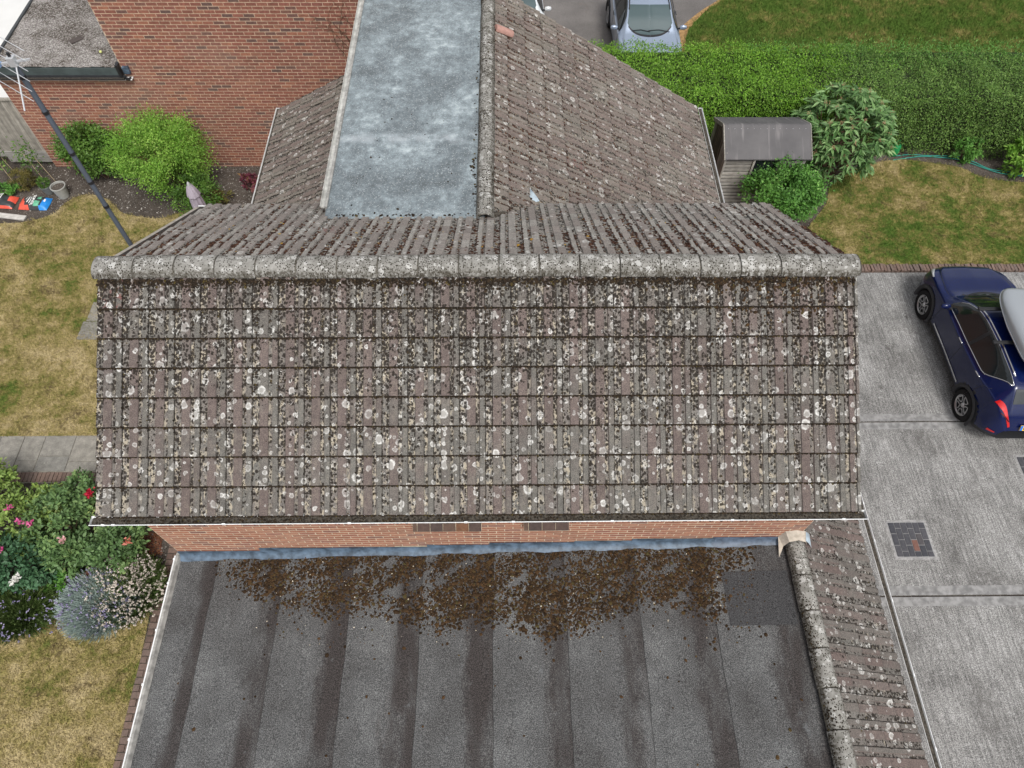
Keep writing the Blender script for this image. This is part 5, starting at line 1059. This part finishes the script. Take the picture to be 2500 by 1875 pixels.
# roses
def rose(base, r, h0, n, size, mat, seed, label, flowers=None, fmat=None):
    t = shrub('rose_bush', label, 'rose bush', base, r, h0, n, size, mat, seed, .62, .55, 60, .35, 'rose bushes in the border', 5, big=True)
    if flowers:
        for f in flowers:
            P = rng.normal(0, .026, (22,3))+np.array(f)-np.array([base[0], base[1], 0]); o_ = leaves('flower', P, rng.normal(0,.6,P.shape)+np.array([0,0,1.]), .05, fmat, t, .8, .5)
    return t
def F3(px, py, z): return tuple(D(px, py, z))
rose(D2(60, 1150), (.85, .62, .42), .48, 3000, .075, M_ROSE_B, 31, 'bright green rose bush with pink blooms at the left edge', [F3(2,1187,.9), F3(43,1127,.9), F3(66,1132,.9), F3(20,1098,.9)], M_PINK)
rose(D2(25, 1070), (.42, .40, .50), .6, 1900, .07, M_ROSE_B, 32, 'pale green rose bush reaching over the slab path')
rose(D2(160, 1150), (.62, .60, .42), .50, 2600, .08, M_ROSE, 33, 'green rose bush with pale pink bloom beside the gutter corner', [F3(134,1167,.92)], M_PPINK)
rose(D2(70, 1240), (.70, .50, .42), .48, 2600, .085, M_ROSE_D, 34, 'dark blue green rose bush with a big white bloom', [F3(34,1250,.9), F3(37,1246,.92), F3(31,1254,.88)], M_WROSE)
rose(D2(185, 1215), (.50, .40, .36), .42, 1700, .08, M_ROSE, 35, 'low green rose bush left of the brown soil strip', None)
rose(D2(285, 1205), (.50, .50, .42), .52, 2100, .078, M_ROSE, 36, 'green rose bush with a salmon bloom under the eave', [F3(275,1170,.98)], M_SALM)
rose(D2(205, 1095), (.30, .45, .40), .5, 1100, .075, M_ROSE, 37, 'green rose bush with red blooms at the roof edge', [F3(193,1063,.8), F3(191,1070,.78), F3(194,1067,.8)], M_REDF)
rose(D2(125, 1085), (.42, .25, .22), .3, 800, .07, M_ROSE_B, 38, 'yellow green low rose growth below the brick border', None)
shrub('copper_plant', 'low copper red foliage between the rose and lavender', 'plant', D2(225, 1262), (.33, .2, .2), .2, 700, .06, M_COPPER, 39, .5, .6, 20, .3, stem=3)
shrub('lettuce_green_plant', 'small vivid green leafy plant in front of the dark rose', 'plant', D2(150, 1268), (.26, .22, .22), .2, 420, .085, M_MIDG, 40, .5, .6, 18, .3, stem=3)
# lavenders: fine upright stems with flower heads
def lavender(base, r, h, n, lm, fm, label, nf, fs, seed, spread=.9):
    t = thing('lavender_bush', label, 'lavender', (base[0], base[1], 0), group='lavender bushes by the lawn'); a = rng.uniform(0, 6.28, n); q = np.sqrt(rng.random(n)); x = np.cos(a)*q*r[0]*.45; y = np.sin(a)*q*r[1]*.45
    d = np.stack([np.cos(a)*q*spread*r[0], np.sin(a)*q*spread*r[1], np.full(n, h)*(1.05-.45*q*q)], 1)+rng.normal(0, .04, (n,3)); p0 = np.stack([x, y, np.zeros(n)], 1); L = np.linalg.norm(d, axis=1); R = fr_dir(d, rng.normal(0,1,(n,3)))
    st = np.array([(-.5,0,0),(.5,0,0),(.35,1,0),(-.35,1,0)]); sc = np.stack([np.full(n, .010), L, np.ones(n)], 1); scatter('stems', st, np.array([(0,1,2,3)]), p0, R*sc[:,None,:], lm, t, rng.random(n))['kind'] = 'stuff'
    P = (p0+d*rng.uniform(.35, 1.0, (n,1))); leaves('foliage', P, d/L[:,None], .055, lm, t, .22, .35)
    k = rng.integers(0, n, nf); tip = p0[k]+d[k]*rng.uniform(.9, 1.08, (nf,1)); tip = np.repeat(tip, 3, 0)+rng.normal(0, .012, (nf*3,3)); s3 = np.diag([fs, fs, fs*1.6]); scatter('flower_heads', BLOB_V, BLOB_F, tip, np.tile(s3, (len(tip),1,1)), fm, t, rng.random(len(tip)))['kind'] = 'stuff'; return t
lavender(D2(232, 1312), (.52, .48), .55, 6000, M_LAV, M_LAVF, 'silver blue lavender bush with violet spikes beside the bare soil', 230, .013, 1)
lavender(D2(282, 1285), (.56, .50), .52, 5200, M_LAVG, M_WHF, 'green lavender bush covered in cream white heads near the felt roof', 620, .016, 2)
lavender(D2(315, 1265), (.30, .34), .45, 2000, M_LAVG, M_WHF, 'smaller cream flowered lavender against the brick edging', 170, .016, 3)
lavender(D2(35, 1330), (.72, .42), .5, 5000, M_LAVG, M_LAVF, 'dark green lavender with violet tips at the left edge', 170, .013, 4)
# leaf litter and weeds on the bare soil
n = 900; P = np.array([D(*q) for q in zip(rng.uniform(300, 350, n), rng.uniform(1150, 1200, n))]); R = rand_rot(n, .5)*.028; o = scatter('leaf_litter', LEAF, LEAF_F, P+np.array([0,0,.008]), R, M_COPPER, None, rng.random(n)); tag(o, 'dry brown leaf litter at the foot of the wall', kind='stuff')
n = 2600; px = np.concatenate([rng.uniform(60, 600, 1500), rng.uniform(90, 380, 1100)]); py = np.concatenate([rng.uniform(345, 460, 1500), rng.uniform(1150, 1330, 1100)]); P = np.array([D(u, v) for u, v in zip(px, py)]); k = ~in_poly(P[:,0], P[:,1], PL1) & ~in_poly(P[:,0], P[:,1], PL2); P = P[k]; blobs('gravel', P, rng.uniform(.008, .022, len(P)), M_CHIP if False else moss_mat('grit', [(0, (.10, .09, .08)), (.7, (.24, .22, .20)), (1, (.48, .45, .41))]), 'small pale stones and chips on the bare soil', flat=.6)
# ------------------------------------------------------------------ cars
def paint(name, c1, coat=.9, metal=.45, rough=.32):
    b = NB(name); f = b.noise(900, 1); return b.done(b.mix(b.ss(f, .3, .7), tuple(c*.85 for c in c1), tuple(c*1.15 for c in c1)), rough, None, .3, metal, coat)
M_BLUE = paint('midnight blue paint', (.0020, .0075, .055), .45, .0, .22); M_SILV = paint('silver blue paint', (.30, .36, .46)); M_WCAR = paint('silver white paint', (.62, .65, .67), metal=.2)
M_CHROME = NB('chrome trim').done((.75, .76, .78), .18, None, .5, 1.0); M_TYRE = simple('tyre rubber', (.016, .016, .017), .8, .2, var=.2); M_RIMD = simple('dark rim', (.04, .042, .046), .35, .5, metal=.6); M_RIMS = simple('machined alloy', (.55, .55, .56), .3, .5, metal=.8, var=.05)
M_TAIL = NB('red lamp').done((.55, .008, .010), .12, None, .6, coat=.6); M_TAILD = simple('dark red lamp', (.09, .004, .006), .2, .5); M_LAMP = simple('clear lamp', (.55, .57, .58), .1, .6); M_YEL = simple('yellow plate', (.80, .52, .03), .5, var=.03); M_PBL = simple('plate blue', (.02, .15, .5), .5); M_PBK = simple('plate black', (.01, .01, .01), .6)
M_WGLASS = NB('windscreen glass').done((.055, .085, .09), .05, None, .9); M_BOX = paint('silver roof box', (.36, .385, .41), .5, .3, .3); M_SEAT = simple('dark cabin cloth', (.03, .03, .033), .8)
class Car:
    def __init__(s, L, W, Hh, wb, fo, k=1.0):
        s.L, s.W, s.H, s.wb, s.fo = L, W, Hh, wb, fo; h = W/2; n = 600; s.t = np.linspace(0, L, n); u = s.t/L*4.23; zk = Hh/1.57
        def cv(keys, sg=.05):
            x = np.interp(u, [a for a, _ in keys], [b for _, b in keys]); w = int(sg/ (4.23/n)*3); kx = np.exp(-.5*(np.arange(-w, w+1)/(sg/(4.23/n)))**2); kx /= kx.sum(); return np.convolve(np.pad(x, w, mode='edge'), kx, 'valid')
        s.zt = cv([(0,.60),(.05,.76),(.22,.90),(.6,.985),(1.02,1.045),(1.2,1.10),(1.55,1.33),(1.88,1.495),(2.2,1.55),(2.8,1.57),(3.4,1.535),(3.72,1.475),(3.95,1.22),(4.08,1.05),(4.18,.86),(4.23,.62)], .045)*zk
        s.zb = cv([(0,.56),(.1,.70),(.3,.83),(.8,.945),(1.3,.985),(2.2,1.01),(3.0,1.06),(3.6,1.13),(3.9,1.12),(4.1,.98),(4.23,.60)], .06)*zk
        s.wbt = cv([(0,.42),(.06,.58),(.18,.70),(.4,.80),(.8,.85),(1.3,.85),(2.5,.86),(3.3,.845),(3.8,.78),(4.05,.70),(4.17,.62),(4.23,.48)], .05)*h/.895
        s.wd = cv([(0,.45),(.06,.62),(.18,.76),(.4,.86),(.83,.895),(1.4,.875),(2.1,.865),(2.9,.875),(3.47,.895),(3.8,.85),(4.05,.77),(4.17,.68),(4.23,.50)], .05)*h/.895
        s.wr = cv([(0,.36),(.1,.50),(.4,.66),(.8,.73),(1.05,.745),(1.3,.705),(1.6,.645),(1.95,.605),(2.4,.595),(3.2,.58),(3.6,.57),(3.9,.60),(4.1,.58),(4.23,.42)], .06)*h/.895
    def S(s, t, q, side):
        t = np.asarray(t, float); q = np.asarray(q, float); I = lambda a: np.interp(t, s.t, a); zt, zb, wbt, wd, wr = map(I, (s.zt, s.zb, s.wbt, s.wd, s.wr)); ze = np.maximum(zt-.055, zb+.55*(zt-zb)); low = .23+.10*np.clip((.35-t)/.35, 0, 1)+.16*np.clip((t-(s.L-.35))/.35, 0, 1)
        Z0 = np.zeros_like(t)
        K = [(Z0, low), (wd*.86, low), (wd*.985, low+.10), (wd, .58+Z0*0), (wbt+.012, np.maximum(zb-.05, .6)), (wbt-.02, zb+.012), (wr+.012, ze-.015), (wr-.055, ze+.030*np.clip((zt-ze)/.05,0,1)), (wr*.5, zt-.012), (Z0, zt)]
        Y = np.stack([a+Z0 for a, _ in K]); Z = np.stack([b+Z0 for _, b in K]); i = np.clip(np.floor(q).astype(int), 0, 8); f = q-i; ar = np.arange(len(t)) if t.ndim else 0
        def cr(A):
            g = lambda j: A[np.clip(j, 0, 9), ar]; a, b, c, d = g(i-1), g(i), g(i+1), g(i+2); lin = b+(c-b)*f; cm = .5*((2*b)+(-a+c)*f+(2*a-5*b+4*c-d)*f*f+(-a+3*b-3*c+d)*f**3); return lin*.45+cm*.55
        return np.stack([side*cr(Y), (s.fo+s.wb/2)-t, cr(Z)], -1)
    def grid(s, nS=170, sub=8):
        ts = np.concatenate([np.linspace(0, .3, 22)[:-1], np.linspace(.3, s.L-.4, nS-52), np.linspace(s.L-.4, s.L, 31)[1:]]); qs = np.linspace(0, 9, 9*sub+1); T, Q = np.meshgrid(ts, qs, indexing='ij'); out = []
        for side in (-1, 1): out.append(s.S(T.ravel(), Q.ravel(), side).reshape(len(ts), len(qs), 3))
        return ts, qs, out
    def patch(s, name, mat, parent, t0, t1, q0, q1, side, nt=12, nq=8, off=.006, shape=None):
        V = []
        for a in np.linspace(0, 1, nt):
            for b in np.linspace(0, 1, nq):
                tt, qq = t0+(t1-t0)*a, q0+(q1-q0)*b
                if shape: tt, qq = shape(a, b)
                V.append((tt, qq))
        V = np.array(V); P = s.S(V[:,0], V[:,1], side); Pt = s.S(V[:,0]+.01, V[:,1], side)-P; Pq = s.S(V[:,0], np.minimum(V[:,1]+.05, 9), side)-P; N = np.cross(Pt, Pq)*side; N /= np.linalg.norm(N, axis=1, keepdims=True)+1e-9
        sgn = np.sign((N*np.stack([np.full(len(P), side*1.0), P[:,1]*.6, P[:,2]-.4], 1)).sum(1)).mean(); P = P+N*off*(1 if sgn >= 0 else -1)
        I = np.arange(nt*nq).reshape(nt, nq); F = np.stack([I[:-1,:-1],I[1:,:-1],I[1:,1:],I[:-1,1:]], -1).reshape(-1,4); return mobj(name, np_mesh(name, P, F, mat, True), parent)
    def line(s, name, mat, parent, tq, side, r=.008, off=.006):
        tq = np.array(tq, float); P = s.S(tq[:,0], tq[:,1], side); P[:,0] += side*off; P[:,2] += off*.5; return MB().tube([tuple(p) for p in P], r, 6).build(name, mat, parent, smooth=True)
def wheel(parent, x, y, r, side, wdt=.21, rim=M_RIMD):
    w = bpy.data.objects.new('wheel', None); link(w, parent); w.location = (x, y, r); w.empty_display_size = .1
    s = side; MB().lathe([(r*.66, -.5*wdt), (r*.93, -.5*wdt), (r, -.36*wdt), (r, .36*wdt), (r*.95, .47*wdt), (r*.80, .5*wdt), (r*.67, .47*wdt)], 40, axis='x').build('tyre', M_TYRE, w, smooth=True)
    o = MB().lathe([(.001, .22*wdt*s), (r*.66, .25*wdt*s), (r*.68, .47*wdt*s)], 40, axis='x').build('rim', M_RIMD, w, smooth=True)
    m = MB()
    m.lathe([(r*.60, .40*wdt*s), (r*.66, .485*wdt*s), (r*.685, .485*wdt*s)], 40, axis='x')
    for k in range(5):
        a = 2*math.pi*k/5+math.pi/2; xx = .42*wdt*s
        hexp = [(a+da, rr) for da, rr in ((-.12,.22),(.12,.22),(.46,.38),(.40,.60),(-.40,.60),(-.46,.38))]
        pts = [(xx, math.cos(b)*r*q, math.sin(b)*r*q) for b, q in hexp]
        for i in range(6): m.bar(pts[i], pts[(i+1) % 6], .016, .016, (1,0,0))
    m.lathe([(.001, .46*wdt*s), (r*.12, .44*wdt*s), (r*.16, .36*wdt*s)], 16, axis='x'); m.build('spokes', M_RIMS, w); return w
def make_car(name, label, loc, rz, car, pm, glass=M_GLASS, clad=True, r=.335, plate=None, chrome=M_CHROME):
    c = thing(name, label, 'car', (loc[0], loc[1], 0), rz); ts, qs, gr = car.grid(); body = []; cl = []; V = []; base = 0
    fa, ra = car.fo, car.fo+car.wb; FB, FC = [], []
    for k, side in enumerate((-1, 1)):
        Gd = gr[k]; V.append(Gd.reshape(-1,3)); I = base+np.arange(len(ts)*len(qs)).reshape(len(ts), len(qs)); base += I.size
        F = np.stack([I[:-1,:-1],I[1:,:-1],I[1:,1:],I[:-1,1:]], -1); F = F if side > 0 else F[..., ::-1]
        ct = .25*(Gd[:-1,:-1]+Gd[1:,:-1]+Gd[1:,1:]+Gd[:-1,1:]); tm = .5*(ts[:-1]+ts[1:])[:,None]+0*ct[...,0]; qm = .5*(qs[:-1]+qs[1:])[None,:]+0*tm
        d = np.minimum(np.hypot(tm-fa, ct[...,2]-r), np.hypot(tm-ra, ct[...,2]-r)); hole = (d < r+.045) & (qm > .9) & (qm < 4.4)
        isc = clad & ((qm < 2.25) | ((d < r+.125) & (qm < 4.3))); FB.append(F[~hole & ~isc]); FC.append(F[~hole & isc])
    V = np.concatenate(V); FB = np.concatenate(FB); FC = np.concatenate(FC)
    def sub(F, nm, mat):
        u, inv = np.unique(F, return_inverse=True); o = mobj(nm, np_mesh(nm, V[u], inv.reshape(-1,4), mat, True), c); return o
    sub(FB, 'body', pm)
    if len(FC): sub(FC, 'lower_cladding', M_DARKP)
    wx = float(np.interp(fa, car.t, car.wd))
    for y_, t_ in ((car.wb/2, fa), (-car.wb/2, ra)):
        for side in (-1, 1):
            wheel(c, side*(wx-.115), y_, r, side)
            m = MB(); n = 20
            rr = r+.052; vs = []
            for k in range(n+1):
                a = math.pi*(-.08+1.16*k/n)
                for q, dx in ((rr-.015, -.30), (rr-.012, .008), (rr+.028, .014), (rr+.062, .002)): vs.append((side*(wx+dx), y_+math.cos(a)*q, r+math.sin(a)*q))
            m.add(vs, [(k*4+j, k*4+j+1, (k+1)*4+j+1, (k+1)*4+j) for k in range(n) for j in range(3)]).build('arch_cladding', M_DARKP, c, smooth=True)
    MB().bb(-wx+.22, wx-.22, -car.wb/2-.4, car.wb/2+.4, .16, .6).build('underbody', M_BLACKP, c)
    kx = car.L/4.23
    # glazing
    for side in (-1, 1):
        car.patch('windscreen', glass if side else glass, c, 0, 0, 0, 0, side, 18, 12, .005, lambda a, b: (kx*((1.13+.30*(1-b)**2.2)*(1-a)+(1.86+.03*(1-b))*a), 9-(1-b)*1.95))
        car.patch('side_window', M_GLASS, c, 0, 0, 0, 0, side, 26, 8, .005, lambda a, b: (kx*(1.40+2.26*a), 5.12+b*1.38*min(1, .25+a*9)*1.0 + (1-b)*.0 + (.98*max(0, (a-.78)/.22)**1.3)*(1-b)))
        car.patch('rear_window', M_GLASS, c, 0, 0, 0, 0, side, 10, 10, .005, lambda a, b: (kx*(3.74+.20*a), 7.0+b*2))
        top_ = [(kx*(1.40+2.26*a), 5.12+1.38*min(1, .25+a*9)) for a in np.linspace(0, 1, 26)]; bot = [(kx*(1.40+2.26*a), 5.12+.98*max(0, (a-.78)/.22)**1.3) for a in np.linspace(0, 1, 26)]
        car.line('window_trim', chrome, c, bot, side, .009); car.line('window_trim', chrome, c, top_, side, .007); car.line('window_trim', chrome, c, [top_[-1], bot[-1]], side, .009)
        car.line('roof_rail', chrome, c, [(kx*(1.75+1.75*a), 7.15) for a in np.linspace(0, 1, 14)], side, .016, .022)
        car.line('door_seam', M_BLACKP, c, [(kx*2.42, q) for q in np.linspace(2.3, 5.1, 10)], side, .004, .001); car.line('door_seam', M_BLACKP, c, [(kx*(3.30+.25*max(0, (q-3)/2)), q) for q in np.linspace(2.9, 5.1, 8)], side, .004, .001); car.line('door_seam', M_BLACKP, c, [(kx*(1.33+.0*q), q) for q in np.linspace(2.3, 4.9, 8)], side, .004, .001); car.line('bonnet_seam', M_BLACKP, c, [(kx*(.25+.85*a), 6.6-.5*a) for a in np.linspace(0, 1, 10)], side, .004, .001)
        car.patch('pillar', M_BLACKP, c, kx*2.42, kx*2.50, 5.15, 6.48, side, 3, 6, .007)
        for t_ in (2.22, 3.08): car.line('door_handle', chrome, c, [(kx*(t_+.16*a), 4.45) for a in np.linspace(0, 1, 6)], side, .013, .018)
        car.patch('sill_strip', M_CHROME if pm is M_BLUE else M_DARKP, c, kx*1.45, kx*2.95, 2.42, 2.58, side, 10, 3, .010)
        mp = car.S(np.array([kx*1.50]), np.array([5.0]), side)[0]; mm = MB(); pf = [(.001,-.09),(.055,-.075),(.075,0),(.06,.07),(.001,.09)]; mm.lathe(pf, 14, axis='x'); o = mm.build('mirror', pm, c, (mp[0]+side*.13, mp[1]+.02, mp[2]+.08), smooth=True); o.scale = (1.15, .75, .95)
        MB().bar((mp[0]-side*.02, mp[1], mp[2]+.03), (mp[0]+side*.10, mp[1]+.01, mp[2]+.05), .04, .03).build('mirror_arm', M_BLACKP, c)
        car.patch('headlight', M_LAMP, c, 0, 0, 0, 0, side, 10, 5, .006, lambda a, b: (kx*(.16+.34*a), 4.55+b*(.9-.45*a))); car.patch('headlight_surround', M_BLACKP, c, 0, 0, 0, 0, side, 8, 5, .003, lambda a, b: (kx*(.12+.30*a), 4.1+b*(.9-.45*a)))
        car.patch('tail_lamp', M_TAIL, c, 0, 0, 0, 0, side, 14, 6, .008, lambda a, b: (kx*(3.82+.37*a), 4.25+b*(1.0-.45*a)+2.0*a)); car.patch('tail_lamp_insert', M_TAILD, c, 0, 0, 0, 0, side, 6, 4, .011, lambda a, b: (kx*(4.02+.12*a), 4.55+b*.35+1.75*a)); car.patch('reflector', M_TAIL, c, kx*4.10, kx*4.19, 2.75, 3.05, side, 6, 3, .010)
    for x0, x1, ang in ((-.55, .05, .1), (.0, .52, .16)):
        p = car.S(np.array([kx*1.22, kx*1.24]), np.array([8.4, 8.6]), 1)
        MB().tube([(x0, (car.fo+car.wb/2)-kx*1.20, p[0][2]+.015), ((x0+x1)/2, (car.fo+car.wb/2)-kx*1.25, p[0][2]+.045), (x1, (car.fo+car.wb/2)-kx*1.23, p[0][2]+.03)], .009, 5).build('wiper', M_BLACKP, c)
    car.patch('cowl', M_BLACKP, c, 0, 0, 0, 0, 1, 8, 8, .004, lambda a, b: (kx*(1.06+.10*a+.28*(1-b)**2), 7.2+b*1.8)); car.patch('cowl', M_BLACKP, c, 0, 0, 0, 0, -1, 8, 8, .004, lambda a, b: (kx*(1.06+.10*a+.28*(1-b)**2), 7.2+b*1.8))
    if plate:
        yb = (car.fo+car.wb/2)-car.L; pl = MB().box((0,0,0), (.52, .012, .112)).build('number_plate', M_YEL, c, (0, yb+.005, .80)); pl.rotation_euler = (math.radians(-28), 0, 0); MB().box((-.235, -.008, 0), (.045, .006, .108)).build('plate_band', M_PBL, pl)
        o = text_obj('plate_lettering', plate, .105, M_PBK, pl, 'LEFT'); o.location = (-.20, -.009, 0); o.rotation_euler = (math.pi/2, 0, 0)
    return c
cap_ = Car(4.23, 1.79, 1.57, 2.605, .84)
bx_, by_ = 9.53, 2.89
wxb = float(np.interp(.84, cap_.t, cap_.wd))
blue = make_car('parked_car', 'dark blue hatchback with a silver roof box on the concrete drive', (9.53+wxb-.02, by_), math.radians(-1.0), cap_, M_BLUE, plate='KA')
# roof box and its bars
rb = thing('roof_box', 'silver grey roof box on the dark blue car', 'roof box', (9.53+wxb-.02, by_-.14, 1.60), math.radians(-1.0))
V = []; nS, nR = 40, 36; Lb_, Wb_ = 2.10, .90
for i in range(nS+1):
    a = i/nS; y_ = .74-a*Lb_; e = 1-abs(2*a-1)**5; wdt = Wb_/2*(max(e, 0)**.42)*(.80+.20*np.clip(a*2.2, 0, 1)); hh = .36*(max(e, 0)**.5)*(.55+.45*np.clip(a*2.0, 0, 1))
    for k in range(nR):
        t = 2*math.pi*k/nR; cx_, sz_ = math.cos(t), math.sin(t); x_ = np.sign(cx_)*abs(cx_)**.55*wdt; z_ = .16+np.sign(sz_)*abs(sz_)**.7*(hh*.62 if sz_ > 0 else hh*.30); V.append((x_, y_, z_))
F = [(i*nR+k, (i+1)*nR+k, (i+1)*nR+(k+1) % nR, i*nR+(k+1) % nR) for i in range(nS) for k in range(nR)]
mobj('box_shell', np_mesh('box_shell', np.array(V), F, M_BOX, True), rb)
sp = [V[i*nR] for i in range(1, nS)]+[V[i*nR+nR//2] for i in range(nS-1, 0, -1)]; MB().tube([(p[0]*1.012, p[1], p[2]) for p in sp]+[(sp[0][0]*1.012, sp[0][1], sp[0][2])], .011, 6).build('rim_band', M_CHROME, rb, smooth=True)
for y_ in (.30, -.52): MB().box((-.10, y_, .035), (1.34, .07, .045)).build('roof_bar', M_BLACKP, rb, bevel=.01)
suv = Car(4.45, 1.84, 1.66, 2.68, .86)
kx = suv.L/4.23; cow = kx*1.2; 
make_car('parked_suv', 'silver blue suv facing the hedge on the tarmac drive', (4.33, 13.30-cow+(suv.fo+suv.wb/2)), math.pi, suv, M_SILV, M_WGLASS, r=.35, chrome=M_DARKP)
make_car('silver_car', 'pale silver car partly hidden behind the rear roof verge', (.52, 14.35-cow+(suv.fo+suv.wb/2)), math.pi+.05, Car(4.35, 1.80, 1.50, 2.6, .85), M_WCAR, M_WGLASS, r=.33, chrome=M_DARKP)
